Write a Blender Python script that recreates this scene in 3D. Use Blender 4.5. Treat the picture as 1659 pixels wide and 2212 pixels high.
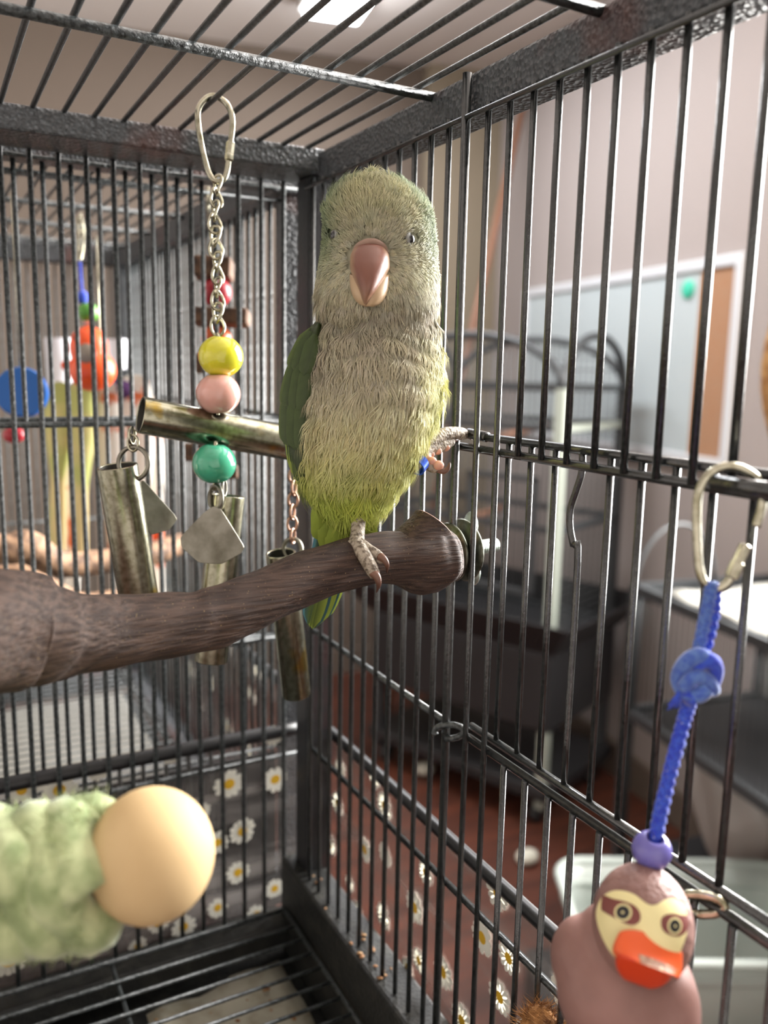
import bpy, math, random
import numpy as np
from mathutils import Vector, Matrix

random.seed(7)
rng = np.random.default_rng(7)
scene = bpy.context.scene
COL = scene.collection
for o in list(bpy.data.objects):
    bpy.data.objects.remove(o)

# ------------------------------------------------------------------ camera, world, lights, exposure
# all lengths below are millimetres (K converts); the corner of the cage is the origin, floor z = 0
K = 0.001
CAM = np.array([179.83, 412.31, 1350.0])
R3 = np.array([[-0.881021, 0.472698, 0.018926],
               [0.062864, 0.156631, -0.985655],
               [-0.468882, -0.867193, -0.167711]])      # rows: right, down, forward
F_PX = 1839.2
cam_data = bpy.data.cameras.new('camera')
cam = bpy.data.objects.new('camera', cam_data)
COL.objects.link(cam)
right, down, fwd = (Vector(r) for r in R3)
m = Matrix((right, -down, -fwd)).transposed().to_4x4()
m.translation = Vector(CAM) * K
cam.matrix_world = m
cam_data.sensor_fit = 'HORIZONTAL'
cam_data.sensor_width = 36.0
cam_data.lens = 36.0 * F_PX / 1659.0
cam_data.clip_start = 0.01
cam_data.dof.use_dof = True
cam_data.dof.focus_distance = 0.298
cam_data.dof.aperture_fstop = 11.5
scene.camera = cam

D1 = np.array([-0.183, -0.983, 0.0])       # along the right-hand wall, away from the camera
N1 = np.array([-0.983, 0.183, 0.0])        # towards the right-hand wall
WALL_R = 1600.0                            # distance of that wall
WALL_B = 3520.0                            # distance of the end wall
CEIL = 2560.0


def rm(s, p, z=0.0):
    """room coordinates: s along the wall, p towards it, z up"""
    q = CAM + D1 * s + N1 * p
    return np.array([q[0], q[1], z])


world = bpy.data.worlds.new('world')
scene.world = world
world.use_nodes = True
wb = world.node_tree.nodes['Background']
wb.inputs[0].default_value = (0.92, 0.95, 1.0, 1)
wb.inputs[1].default_value = 0.62


def area(name, loc, target, sx, sy, power, color):
    l = bpy.data.lights.new(name, 'AREA')
    l.shape = 'RECTANGLE'
    l.size = sx
    l.size_y = sy
    l.energy = power
    l.color = color
    o = bpy.data.objects.new(name, l)
    COL.objects.link(o)
    o.location = Vector(loc) * K
    d = (Vector(target) - Vector(loc)).normalized()
    o.rotation_euler = d.to_track_quat('-Z', 'Z').to_euler()
    return o


# daylight entering through window_1 in the right-hand wall
area('window_daylight', rm(870, WALL_R - 25, 1660), rm(700, 0, 1450), 1.35, 1.2, 190.0, (1.0, 0.98, 0.95))

scene.view_settings.view_transform = 'Standard'
scene.view_settings.look = 'None'
scene.view_settings.exposure = 0.55
scene.view_settings.gamma = 1.0
scene.view_settings.use_curve_mapping = False
scene.cycles.use_denoising = True
scene.cycles.use_adaptive_sampling = True
scene.cycles.adaptive_threshold = 0.04
scene.cycles.max_bounces = 8
scene.cycles.transparent_max_bounces = 18
scene.cycles.caustics_reflective = False
scene.cycles.caustics_refractive = False
scene.cycles.sample_clamp_indirect = 6.0


# ------------------------------------------------------------------ helpers
def at(px, py, dep):
    """point seen at pixel px,py of the 1659 x 2212 frame at a depth of dep mm"""
    d = R3.T @ np.array([(px - 829.5) / F_PX, (py - 1106.0) / F_PX, 1.0])
    return CAM + d * dep


RIGHT, DOWN, FWD = R3


def lin(r, g, b):
    f = lambda c: (c / 255) / 12.92 if c <= 10 else (((c / 255) + 0.055) / 1.055) ** 2.4
    return (f(r), f(g), f(b), 1.0)


MATS = {}


def mat(name, color, rough=0.5, metal=0.0, spec=0.5, noise=None, bump=None, voro=None, emit=None, coat=0.0,
        sss=0.0, trans=0.0, attr=None, dirt=None, wave=None, alpha=1.0, sheen=0.0, translucent=0.0):
    """principled material with optional colour noise (scale, colour2, lo, hi), bump (scale, strength, distance mm),
    voronoi bump (scale, strength, distance mm), wave bump"""
    m = bpy.data.materials.new(name)
    m.use_nodes = True
    nt = m.node_tree
    n, l = nt.nodes, nt.links
    b = n['Principled BSDF']
    b.inputs['Base Color'].default_value = color
    b.inputs['Roughness'].default_value = rough
    b.inputs['Metallic'].default_value = metal
    b.inputs['Specular IOR Level'].default_value = spec
    b.inputs['Coat Weight'].default_value = coat
    b.inputs['Coat Roughness'].default_value = 0.08
    b.inputs['Alpha'].default_value = alpha
    b.inputs['Sheen Weight'].default_value = sheen
    b.inputs['Transmission Weight'].default_value = trans
    if sss:
        b.inputs['Subsurface Weight'].default_value = sss
        b.inputs['Subsurface Radius'].default_value = (0.004, 0.002, 0.001)
        b.inputs['Subsurface Scale'].default_value = 0.6
    if emit:
        b.inputs['Emission Color'].default_value = emit[0]
        b.inputs['Emission Strength'].default_value = emit[1]
    tc = n.new('ShaderNodeTexCoord')
    col_out = None
    if attr:
        a = n.new('ShaderNodeAttribute')
        a.attribute_name = attr
        col_out = a.outputs['Color']
        l.new(col_out, b.inputs['Base Color'])

    def layer(scale, c2, lo, hi, stretch=None):
        nonlocal col_out
        tx = n.new('ShaderNodeTexNoise')
        tx.inputs['Scale'].default_value = scale
        tx.inputs['Detail'].default_value = 5
        if stretch:
            mp = n.new('ShaderNodeMapping')
            mp.inputs['Scale'].default_value = stretch
            l.new(tc.outputs['Object'], mp.inputs['Vector'])
            l.new(mp.outputs['Vector'], tx.inputs['Vector'])
        else:
            l.new(tc.outputs['Object'], tx.inputs['Vector'])
        rp = n.new('ShaderNodeMapRange')
        rp.inputs['From Min'].default_value = lo
        rp.inputs['From Max'].default_value = hi
        l.new(tx.outputs['Fac'], rp.inputs['Value'])
        mx = n.new('ShaderNodeMix')
        mx.data_type = 'RGBA'
        if col_out is not None:
            l.new(col_out, mx.inputs['A'])
        else:
            mx.inputs['A'].default_value = color
        mx.inputs['B'].default_value = c2
        l.new(rp.outputs['Result'], mx.inputs['Factor'])
        col_out = mx.outputs['Result']
        l.new(col_out, b.inputs['Base Color'])
    if noise:
        layer(*noise)
    if dirt:
        layer(*dirt)
    prev = None

    def add_bump(tex_out, strength, dist):
        nonlocal prev
        bp = n.new('ShaderNodeBump')
        bp.inputs['Strength'].default_value = strength
        bp.inputs['Distance'].default_value = dist * K
        l.new(tex_out, bp.inputs['Height'])
        if prev is not None:
            l.new(prev, bp.inputs['Normal'])
        prev = bp.outputs['Normal']
    if bump:
        tx = n.new('ShaderNodeTexNoise')
        tx.inputs['Scale'].default_value = bump[0]
        tx.inputs['Detail'].default_value = 4
        if len(bump) > 3:
            mp = n.new('ShaderNodeMapping')
            mp.inputs['Scale'].default_value = bump[3]
            l.new(tc.outputs['Object'], mp.inputs['Vector'])
            l.new(mp.outputs['Vector'], tx.inputs['Vector'])
        else:
            l.new(tc.outputs['Object'], tx.inputs['Vector'])
        add_bump(tx.outputs['Fac'], bump[1], bump[2])
    if voro:
        tx = n.new('ShaderNodeTexVoronoi')
        tx.inputs['Scale'].default_value = voro[0]
        l.new(tc.outputs['Object'], tx.inputs['Vector'])
        add_bump(tx.outputs['Distance'], voro[1], voro[2])
    if wave:
        tx = n.new('ShaderNodeTexWave')
        tx.bands_direction = wave[3]
        tx.inputs['Scale'].default_value = wave[0]
        tx.inputs['Distortion'].default_value = wave[4] if len(wave) > 4 else 0
        l.new(tc.outputs['Object'], tx.inputs['Vector'])
        add_bump(tx.outputs['Fac'], wave[1], wave[2])
    if prev is not None:
        l.new(prev, b.inputs['Normal'])
    if translucent:
        tr = n.new('ShaderNodeBsdfTranslucent')
        if col_out is not None:
            l.new(col_out, tr.inputs['Color'])
        else:
            tr.inputs['Color'].default_value = color
        ms = n.new('ShaderNodeMixShader')
        ms.inputs[0].default_value = translucent
        l.new(b.outputs[0], ms.inputs[1])
        l.new(tr.outputs[0], ms.inputs[2])
        l.new(ms.outputs[0], n['Material Output'].inputs[0])
    MATS[name] = m
    return m


class G:
    """collects geometry in millimetres"""

    def __init__(self):
        self.v, self.f, self.mi, self.n = [], [], [], 0

    def add(self, v, f, mi=0):
        v = np.asarray(v, float).reshape(-1, 3)
        self.v.append(v)
        self.f += [tuple(int(i) + self.n for i in q) for q in f]
        self.mi += [mi] * len(f)
        self.n += len(v)
        return self

    def tube(self, path, rad, n=8, closed=False, cap=True, mi=0, smooth=0):
        p = np.asarray(path, float)
        r = np.asarray(rad, float) * np.ones(len(p))
        if smooth:
            p, r = spline(p, r, smooth, closed)
        m_ = len(p)
        if closed:
            t = np.roll(p, -1, 0) - np.roll(p, 1, 0)
        else:
            t = np.gradient(p, axis=0)
        t /= np.linalg.norm(t, axis=1)[:, None] + 1e-12
        a = np.array([0, 0, 1.0]) if abs(t[0][2]) < 0.9 else np.array([1.0, 0, 0])
        u = np.cross(t[0], a)
        u /= np.linalg.norm(u)
        vs = []
        ang = np.linspace(0, 2 * np.pi, n, endpoint=False)
        for i in range(m_):
            u = u - t[i] * np.dot(u, t[i])
            u /= np.linalg.norm(u)
            w = np.cross(t[i], u)
            vs.append(p[i] + r[i] * (np.cos(ang)[:, None] * u + np.sin(ang)[:, None] * w))
        v = np.concatenate(vs)
        f = []
        for i in range(m_ if closed else m_ - 1):
            j = (i + 1) % m_
            for k in range(n):
                k2 = (k + 1) % n
                f.append((i * n + k, i * n + k2, j * n + k2, j * n + k))
        if cap and not closed:
            f.append(tuple(range(n - 1, -1, -1)))
            f.append(tuple((m_ - 1) * n + k for k in range(n)))
        return self.add(v, f, mi)

    def lathe(self, prof, origin, axis=(0, 0, 1), n=24, mi=0, closed=False):
        """profile of (radius, height) turned about axis"""
        ax = np.asarray(axis, float)
        ax /= np.linalg.norm(ax)
        a = np.array([0, 0, 1.0]) if abs(ax[2]) < 0.9 else np.array([1.0, 0, 0])
        u = np.cross(ax, a)
        u /= np.linalg.norm(u)
        w = np.cross(ax, u)
        ang = np.linspace(0, 2 * np.pi, n, endpoint=False)
        v = []
        for r, h in prof:
            v.append(np.asarray(origin) + ax * h + max(r, 1e-4) * (np.cos(ang)[:, None] * u + np.sin(ang)[:, None] * w))
        f = []
        m_ = len(prof)
        for i in range(m_ if closed else m_ - 1):
            j = (i + 1) % m_
            for k in range(n):
                k2 = (k + 1) % n
                f.append((i * n + k, i * n + k2, j * n + k2, j * n + k))
        return self.add(np.concatenate(v), f, mi)

    def box(self, lo, hi, mi=0, frame=None, bev=0.0):
        lo, hi = np.minimum(lo, hi), np.maximum(lo, hi)
        c = [(x, y, z) for x in (lo[0], hi[0]) for y in (lo[1], hi[1]) for z in (lo[2], hi[2])]
        v = np.array(c, float)
        if frame is not None:
            v = v @ np.asarray(frame[1]) + np.asarray(frame[0])
        f = [(0, 1, 3, 2), (4, 6, 7, 5), (0, 4, 5, 1), (2, 3, 7, 6), (0, 2, 6, 4), (1, 5, 7, 3)]
        return self.add(v, f, mi)

    def ell(self, c, axes, radii, n=24, m_=14, mi=0):
        """ellipsoid with given orthonormal axes (rows)"""
        axes = np.asarray(axes, float)
        v, f = [], []
        for i in range(m_ + 1):
            th = math.pi * i / m_
            for k in range(n):
                ph = 2 * math.pi * k / n
                q = np.array([math.sin(th) * math.cos(ph), math.sin(th) * math.sin(ph), math.cos(th)]) * radii
                v.append(np.asarray(c) + q @ axes)
        for i in range(m_):
            for k in range(n):
                k2 = (k + 1) % n
                f.append((i * n + k, i * n + k2, (i + 1) * n + k2, (i + 1) * n + k))
        return self.add(v, f, mi)

    def grid(self, pts, mi=0, closed_u=False):
        pts = np.asarray(pts, float)
        a, b = pts.shape[:2]
        f = []
        for i in range(a - 1):
            for k in range(b if closed_u else b - 1):
                k2 = (k + 1) % b
                f.append((i * b + k, i * b + k2, (i + 1) * b + k2, (i + 1) * b + k))
        return self.add(pts.reshape(-1, 3), f, mi)

    def obj(self, name, mats, parent=None, smooth=True, solid=0.0, sub=0, bevel=0.0, col=None, autosharp=None):
        v = np.concatenate(self.v)
        c = (v.min(0) + v.max(0)) / 2
        me = bpy.data.meshes.new(name)
        me.from_pydata(((v - c) * K).tolist(), [], self.f)
        if not isinstance(mats, (list, tuple)):
            mats = [mats]
        for q in mats:
            me.materials.append(MATS[q])
        if len(mats) > 1:
            me.polygons.foreach_set('material_index', self.mi)
        if smooth:
            me.polygons.foreach_set('use_smooth', [True] * len(me.polygons))
        if col is not None:
            at_ = me.color_attributes.new('Col', 'FLOAT_COLOR', 'POINT')
            cc = np.ones((len(v), 4), np.float32)
            cc[:, :3] = np.asarray(col)[:, :3]
            at_.data.foreach_set('color', cc.ravel())
        me.update()
        if autosharp is not None:
            me.set_sharp_from_angle(angle=math.radians(autosharp))
        o = bpy.data.objects.new(name, me)
        COL.objects.link(o)
        place(o, c, parent)
        if solid:
            md = o.modifiers.new('thick', 'SOLIDIFY')
            md.thickness = solid * K
            md.offset = 0
        if bevel:
            md = o.modifiers.new('bevel', 'BEVEL')
            md.width = bevel * K
            md.segments = 2
            md.limit_method = 'ANGLE'
        if sub:
            md = o.modifiers.new('sub', 'SUBSURF')
            md.levels = md.render_levels = sub
        return o


def origin_of(o):
    q = np.zeros(3)
    while o is not None:
        q = q + np.array(o.location) / K
        o = o.parent
    return q


def place(o, c, parent):
    o.parent = parent
    base = origin_of(parent) if parent is not None else np.zeros(3)
    o.location = Vector((np.asarray(c) - base) * K)


def spline(p, r, k, closed=False):
    p = np.asarray(p, float)
    n = len(p)
    if closed:
        ext = np.concatenate([p[-1:], p, p[:2]])
        re = np.concatenate([r[-1:], r, r[:2]])
        segs = n
    else:
        ext = np.concatenate([2 * p[:1] - p[1:2], p, 2 * p[-1:] - p[-2:-1]])
        re = np.concatenate([r[:1], r, r[-1:]])
        segs = n - 1
    out, ro = [], []
    for i in range(segs):
        p0, p1, p2, p3 = ext[i:i + 4]
        r0, r1, r2, r3 = re[i:i + 4]
        for t in np.arange(k) / k:
            h = lambda a, b, c, d: 0.5 * (2 * b + (c - a) * t + (2 * a - 5 * b + 4 * c - d) * t * t + (3 * b - a - 3 * c + d) * t ** 3)
            out.append(h(p0, p1, p2, p3))
            ro.append(max(h(r0, r1, r2, r3), 0.01))
    if not closed:
        out.append(p[-1])
        ro.append(r[-1])
    return np.array(out), np.array(ro)


def thing(name, label, cat, loc, group=None):
    o = bpy.data.objects.new(name, None)
    o.empty_display_size = 0.02
    COL.objects.link(o)
    o.location = Vector(loc) * K
    tag(o, label, cat, group)
    return o


def tag(o, label=None, cat=None, group=None, kind=None):
    if label:
        o['label'] = label
    if cat:
        o['category'] = cat
    if group:
        o['group'] = group
    if kind:
        o['kind'] = kind
    return o


ROD = {}


def rod(parent, a, b, r, name='bar', mt='wire', n=10):
    """straight rod between two points; rods of one length and gauge share a mesh"""
    a, b = np.asarray(a, float), np.asarray(b, float)
    L = np.linalg.norm(b - a)
    key = (round(L, 1), round(r, 2), mt)
    if key not in ROD:
        g = G()
        z = np.linspace(-L / 2, L / 2, 2)
        g.tube([(0, 0, q) for q in z], r, n)
        v = np.concatenate(g.v)
        me = bpy.data.meshes.new(name)
        me.from_pydata((v * K).tolist(), [], g.f)
        me.materials.append(MATS[mt])
        me.polygons.foreach_set('use_smooth', [len(q) == 4 for q in g.f])
        ROD[key] = me
    o = bpy.data.objects.new(name, ROD[key])
    COL.objects.link(o)
    d = Vector((b - a) / L)
    o.rotation_euler = d.to_track_quat('Z', 'Y').to_euler()
    place(o, (a + b) / 2, parent)
    return o


def fan(outline, rings, centre=None):
    """disc mesh from a 2-D outline: concentric rings so that it can be bent onto a curved surface"""
    o2 = np.asarray(outline, float)
    c = o2.mean(0) if centre is None else np.asarray(centre, float)
    n = len(o2)
    v = [c]
    f = []
    for k in range(1, rings + 1):
        v += list(c + (o2 - c) * k / rings)
    for i in range(n):
        f.append((0, 1 + i, 1 + (i + 1) % n))
    for k in range(rings - 1):
        a, b = 1 + k * n, 1 + (k + 1) * n
        for i in range(n):
            j = (i + 1) % n
            f.append((a + i, b + i, b + j, a + j))
    return np.array(v), f


def smooth2(pts, k=5):
    p = np.asarray(pts, float)
    q, _ = spline(np.c_[p, np.zeros(len(p))], np.ones(len(p)), k, True)
    return q[:, :2]


# ------------------------------------------------------------------ materials
mat('wire', lin(46, 49, 49), 0.27, 0.0, 1.0, noise=(700, lin(20, 22, 22), 0.45, 0.6), bump=(520, 0.6, 0.22))
mat('wire_rough', lin(74, 79, 80), 0.36, 0.0, 0.6, noise=(600, lin(34, 38, 39), 0.42, 0.6), bump=(430, 1.0, 0.7))
mat('rail', lin(72, 76, 80), 0.40, 0.0, 0.6, noise=(300, lin(50, 52, 55), 0.4, 0.7), voro=(560, 1.0, 0.7), bump=(900, 0.4, 0.2),
    dirt=(16, lin(92, 54, 46), 0.60, 0.72))
mat('post', lin(30, 30, 33), 0.45, 0.0, 0.5, noise=(25, lin(66, 34, 34), 0.55, 0.75), voro=(620, 0.6, 0.3))
mat('tray', lin(30, 31, 30), 0.5, 0.0, 0.4, voro=(500, 0.7, 0.35), noise=(90, lin(50, 50, 46), 0.5, 0.75))
mat('chrome', lin(205, 200, 185), 0.22, 1.0, noise=(160, lin(150, 143, 122), 0.4, 0.65), bump=(500, 0.12, 0.1))
mat('nickel', lin(196, 192, 172), 0.26, 1.0, noise=(260, lin(128, 122, 96), 0.45, 0.7))
mat('tube_steel', lin(172, 170, 150), 0.24, 1.0, noise=(420, lin(132, 128, 104), 0.4, 0.7), bump=(500, 0.10, 0.1),
    dirt=(60, lin(165, 140, 70), 0.62, 0.72))
mat('tube_inside', lin(88, 86, 80), 0.5, 0.6)
mat('plate_steel', lin(150, 147, 136), 0.38, 1.0, noise=(120, lin(112, 108, 96), 0.4, 0.7))
mat('zinc', lin(176, 188, 178), 0.4, 1.0, bump=(500, 0.3, 0.2))
mat('washer', lin(120, 122, 108), 0.4, 1.0, noise=(300, lin(70, 72, 60), 0.4, 0.7))
mat('thread', lin(176, 188, 178), 0.4, 1.0, wave=(290, 1.0, 0.4, 'X'))
mat('copper_link', lin(190, 150, 130), 0.3, 1.0)
mat('bead_yellow', lin(222, 216, 60), 0.16, coat=0.6, sss=0.15)
mat('bead_pink', lin(226, 172, 160), 0.16, coat=0.6, sss=0.15)
mat('bead_green', lin(78, 178, 142), 0.16, coat=0.6, sss=0.15)
mat('bead_purple', lin(110, 104, 178), 0.3, coat=0.3, sss=0.1)
mat('bead_red', lin(170, 40, 52), 0.35)
mat('bead_orange', lin(205, 90, 40), 0.35)
mat('bead_lime', lin(92, 160, 60), 0.35)
mat('bark', lin(80, 62, 53), 0.75, noise=(900, lin(50, 36, 30), 0.40, 0.60, (0.06, 0.5, 1)), bump=(1000, 1.0, 1.0, (0.06, 0.5, 1)),
    dirt=(1500, lin(176, 150, 104), 0.66, 0.76))
mat('bark_cut', lin(150, 112, 92), 0.7, noise=(300, lin(96, 66, 54), 0.4, 0.65), bump=(500, 0.8, 0.4))
mat('branch_light', lin(170, 134, 104), 0.7, noise=(120, lin(104, 78, 60), 0.42, 0.6), bump=(200, 0.8, 0.8))
mat('body_skin', lin(122, 122, 78), 0.85, attr='Col')
mat('feather', lin(150, 150, 100), 0.62, spec=0.25, attr='Col', translucent=0.28)
mat('flight_feather', lin(60, 88, 38), 0.5, spec=0.4, attr='Col', bump=(900, 0.6, 0.2), translucent=0.12)
mat('beak', lin(182, 120, 100), 0.36, spec=0.45, attr='Col', bump=(300, 0.25, 0.3))
mat('mouth', lin(48, 24, 24), 0.6)
mat('claw', lin(112, 74, 60), 0.35, attr='Col')
mat('scale_skin', lin(176, 164, 148), 0.62, noise=(600, lin(112, 100, 86), 0.45, 0.6), voro=(1000, 0.8, 0.4))
mat('toe_pad', lin(226, 172, 150), 0.5, sss=0.2, bump=(900, 0.3, 0.2))
mat('cere', lin(158, 128, 112), 0.6, bump=(600, 0.4, 0.3))
mat('eye_dark', lin(24, 24, 26), 0.08, coat=1.0)
mat('eye_ring', lin(150, 152, 148), 0.5)
mat('band_blue', lin(44, 92, 214), 0.3, metal=0.3)
mat('rubber_brown', lin(150, 116, 108), 0.5, spec=0.35, sss=0.06, noise=(60, lin(132, 98, 92), 0.4, 0.65), bump=(420, 1.0, 1.0))
mat('rubber_plain', lin(150, 114, 107), 0.48, spec=0.35, sss=0.06, noise=(60, lin(134, 100, 93), 0.4, 0.65), bump=(110, 0.25, 0.8))
mat('mask_cream', lin(238, 226, 168), 0.45)
mat('mask_brown', lin(122, 64, 58), 0.5)
mat('pupil', lin(18, 20, 24), 0.35)
mat('bill_orange', lin(232, 96, 44), 0.4, bump=(150, 0.2, 0.5))
mat('bill_dark', lin(214, 66, 30), 0.42)
mat('bill_worn', lin(150, 112, 92), 0.7, noise=(500, lin(214, 190, 160), 0.55, 0.65))
mat('rope_blue', lin(56, 88, 204), 0.85, noise=(600, lin(40, 60, 190), 0.4, 0.6), dirt=(900, lin(170, 170, 180), 0.64, 0.72), sheen=0.3)
mat('rope_grey', lin(92, 124, 190), 0.9, noise=(700, lin(64, 92, 180), 0.4, 0.6), sheen=0.4)
mat('wood_ball', lin(208, 180, 136), 0.66, noise=(25, lin(196, 164, 118), 0.4, 0.7), spec=0.15)
mat('rope_green', lin(190, 200, 152), 0.95, noise=(150, lin(136, 152, 104), 0.4, 0.62), attr=None, sheen=0.4)
mat('fibre_brown', lin(168, 120, 70), 0.9, noise=(300, lin(96, 62, 36), 0.4, 0.65))
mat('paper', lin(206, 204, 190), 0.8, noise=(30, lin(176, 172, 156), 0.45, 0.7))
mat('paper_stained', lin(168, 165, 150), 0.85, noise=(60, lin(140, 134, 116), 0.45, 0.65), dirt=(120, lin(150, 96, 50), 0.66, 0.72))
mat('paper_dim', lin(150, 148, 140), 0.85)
mat('crumb', lin(150, 118, 80), 0.8, noise=(400, lin(120, 76, 40), 0.4, 0.6))
mat('elastic', lin(22, 22, 24), 0.4, spec=0.5, bump=(300, 0.2, 0.3))
mat('petal', lin(240, 238, 226), 0.6, bump=(900, 0.3, 0.1))
mat('daisy_eye', lin(226, 178, 40), 0.6)
mat('wood_block', lin(120, 88, 66), 0.75, noise=(150, lin(72, 54, 44), 0.4, 0.65), bump=(200, 0.6, 0.6))
mat('plastic_blue', lin(24, 96, 176), 0.3, coat=0.3)
mat('plastic_white', lin(240, 240, 248), 0.35)
mat('duck_orange', lin(252, 92, 34), 0.4, sss=0.05, coat=0.15)
mat('duck_patch', lin(150, 138, 124), 0.5)
mat('cloth_purple', lin(74, 42, 88), 0.9)
mat('cloth_green', lin(186, 192, 116), 0.9, noise=(22, lin(226, 206, 150), 0.42, 0.6))
mat('cloth_white', lin(238, 234, 226), 0.9, noise=(42, lin(214, 116, 76), 0.54, 0.6), translucent=0.3)
mat('nest_pink', lin(190, 140, 120), 0.9)
mat('wall_pink', lin(148, 138, 134), 0.85, bump=(60, 0.1, 1.0))
mat('wall_white', lin(222, 218, 214), 0.9)
mat('wall_taupe', lin(96, 84, 74), 0.85, bump=(60, 0.1, 1.0))
mat('wall_tan', lin(130, 118, 100), 0.85)
mat('ceiling_paint', lin(216, 209, 204), 0.9)
mat('floor_wood', lin(84, 44, 30), 0.5, noise=(3, lin(58, 30, 21), 0.4, 0.65, (1, 8, 1)))
mat('floor_gap', lin(50, 26, 18), 0.7)
mat('white_trim', lin(226, 226, 222), 0.5)
mat('whiteboard', lin(172, 180, 182), 0.2)
mat('alu', lin(208, 210, 214), 0.4, metal=0.2)
mat('cork', lin(150, 116, 90), 0.9, noise=(120, lin(150, 108, 78), 0.4, 0.6))
mat('teal', lin(60, 180, 150), 0.5)
mat('pole_wood', lin(126, 88, 68), 0.6)
mat('far_black', lin(46, 48, 50), 0.5)
mat('far_grey', lin(150, 156, 146), 0.5)
mat('far_base', lin(30, 30, 32), 0.5)
mat('far_wire', lin(64, 66, 66), 0.5)
mat('side_panel', lin(104, 102, 100), 0.7)
mat('bin_plastic', lin(190, 198, 192), 0.35, translucent=0.35)
mat('bag_film', lin(196, 190, 184), 0.3, spec=0.6, translucent=0.3, bump=(30, 0.8, 6))
mat('red_paint', lin(170, 50, 36), 0.5)
mat('lamp_glow', lin(255, 255, 255), 0.5, emit=((0.93, 0.96, 1.0, 1), 42.0))
mat('sisal', lin(226, 180, 120), 0.9, wave=(60, 1.0, 3, 'DIAGONAL'), noise=(100, lin(180, 130, 80), 0.4, 0.6))
mat('glass', lin(240, 244, 246), 0.02, trans=1.0)


def vinyl():
    m = bpy.data.materials.new('vinyl')
    m.use_nodes = True
    n, l = m.node_tree.nodes, m.node_tree.links
    b = n['Principled BSDF']
    b.inputs['Base Color'].default_value = lin(196, 190, 186)
    b.inputs['Roughness'].default_value = 0.22
    tr = n.new('ShaderNodeBsdfTransparent')
    tr.inputs['Color'].default_value = (0.93, 0.92, 0.92, 1)
    tc = n.new('ShaderNodeTexCoord')
    mp = n.new('ShaderNodeMapping')
    mp.inputs['Rotation'].default_value = (0.35, 0, 0)
    mp.inputs['Scale'].default_value = (1, 1.2, 9)
    l.new(tc.outputs['Object'], mp.inputs['Vector'])
    tx = n.new('ShaderNodeTexNoise')
    tx.inputs['Scale'].default_value = 6
    tx.inputs['Detail'].default_value = 3
    l.new(mp.outputs['Vector'], tx.inputs['Vector'])
    rp = n.new('ShaderNodeMapRange')
    rp.inputs['From Min'].default_value = 0.5
    rp.inputs['From Max'].default_value = 0.68
    rp.inputs['To Min'].default_value = 0.14
    rp.inputs['To Max'].default_value = 0.55
    l.new(tx.outputs['Fac'], rp.inputs['Value'])
    bp = n.new('ShaderNodeBump')
    bp.inputs['Strength'].default_value = 0.5
    bp.inputs['Distance'].default_value = 0.003
    l.new(tx.outputs['Fac'], bp.inputs['Height'])
    l.new(bp.outputs['Normal'], b.inputs['Normal'])
    ms = n.new('ShaderNodeMixShader')
    l.new(rp.outputs['Result'], ms.inputs[0])
    l.new(tr.outputs[0], ms.inputs[1])
    l.new(b.outputs[0], ms.inputs[2])
    l.new(ms.outputs[0], n['Material Output'].inputs[0])
    MATS['vinyl'] = m


vinyl()

# ------------------------------------------------------------------ the room
RF = (np.array([CAM[0], CAM[1], 0.0]), np.array([D1, N1, (0, 0, 1.0)]))
WIN = (180.0, 1560.0, 1000.0, 2260.0)      # s0, s1, z0, z1 of the window opening


def struct(name, g, mt, **k):
    o = g.obj(name, mt, smooth=False, **k)
    o['kind'] = 'structure'
    return o


struct('floor', G().box((-1700, -2400, -60), (WALL_B + 100, WALL_R + 100, 0), frame=RF), 'floor_wood')
struct('ceiling', G().box((-1700, -2400, CEIL), (WALL_B + 100, WALL_R + 100, CEIL + 80), frame=RF), 'ceiling_paint')
g = G()
for s0, s1, z0, z1 in ((-1700, WIN[0], 0, CEIL), (WIN[1], WALL_B, 0, CEIL), (WIN[0], WIN[1], 0, WIN[2]), (WIN[0], WIN[1], WIN[3], CEIL)):
    g.box((s0, WALL_R, z0), (s1, WALL_R + 100, z1), frame=RF)
struct('wall_right', g, 'wall_pink')
struct('wall_back', G().box((WALL_B, -2400, 0), (WALL_B + 100, WALL_R + 100, CEIL), frame=RF), 'wall_taupe')
struct('wall_left', G().box((-1700, -2400, 0), (WALL_B + 100, -2300, CEIL), frame=RF), 'wall_white')
struct('wall_front', G().box((-1700, -2400, 0), (-1600, WALL_R + 100, CEIL), frame=RF), 'wall_white')
struct('trim_1', G().box((WALL_B - 60, 1270, 0), (WALL_B, WALL_R, CEIL), frame=RF), 'wall_tan')
struct('baseboard_back', G().box((WALL_B - 18, -2400, 0), (WALL_B, 1270, 110), frame=RF), 'wall_taupe')
struct('baseboard_right', G().box((WIN[1] + 40, WALL_R - 18, 0), (WALL_B - 60, WALL_R, 110), frame=RF), 'wall_taupe')
# window_1 with frame, mullions and panes, just outside the picture on the right
g = G()
for s0, s1, z0, z1 in ((WIN[0], WIN[0] + 50, WIN[2], WIN[3]), (WIN[1] - 50, WIN[1], WIN[2], WIN[3]), (WIN[0], WIN[1], WIN[2], WIN[2] + 50),
                       (WIN[0], WIN[1], WIN[3] - 50, WIN[3]), ((WIN[0] + WIN[1]) / 2 - 20, (WIN[0] + WIN[1]) / 2 + 20, WIN[2], WIN[3])):
    g.box((s0, WALL_R + 20, z0), (s1, WALL_R + 80, z1), frame=RF)
w1 = struct('window_1', g, 'white_trim')
for s0, s1 in ((WIN[0] + 50, (WIN[0] + WIN[1]) / 2 - 20), ((WIN[0] + WIN[1]) / 2 + 20, WIN[1] - 50)):
    G().box((s0, WALL_R + 46, WIN[2] + 50), (s1, WALL_R + 52, WIN[3] - 50), frame=RF).obj('pane', 'glass', w1, smooth=False)
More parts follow.
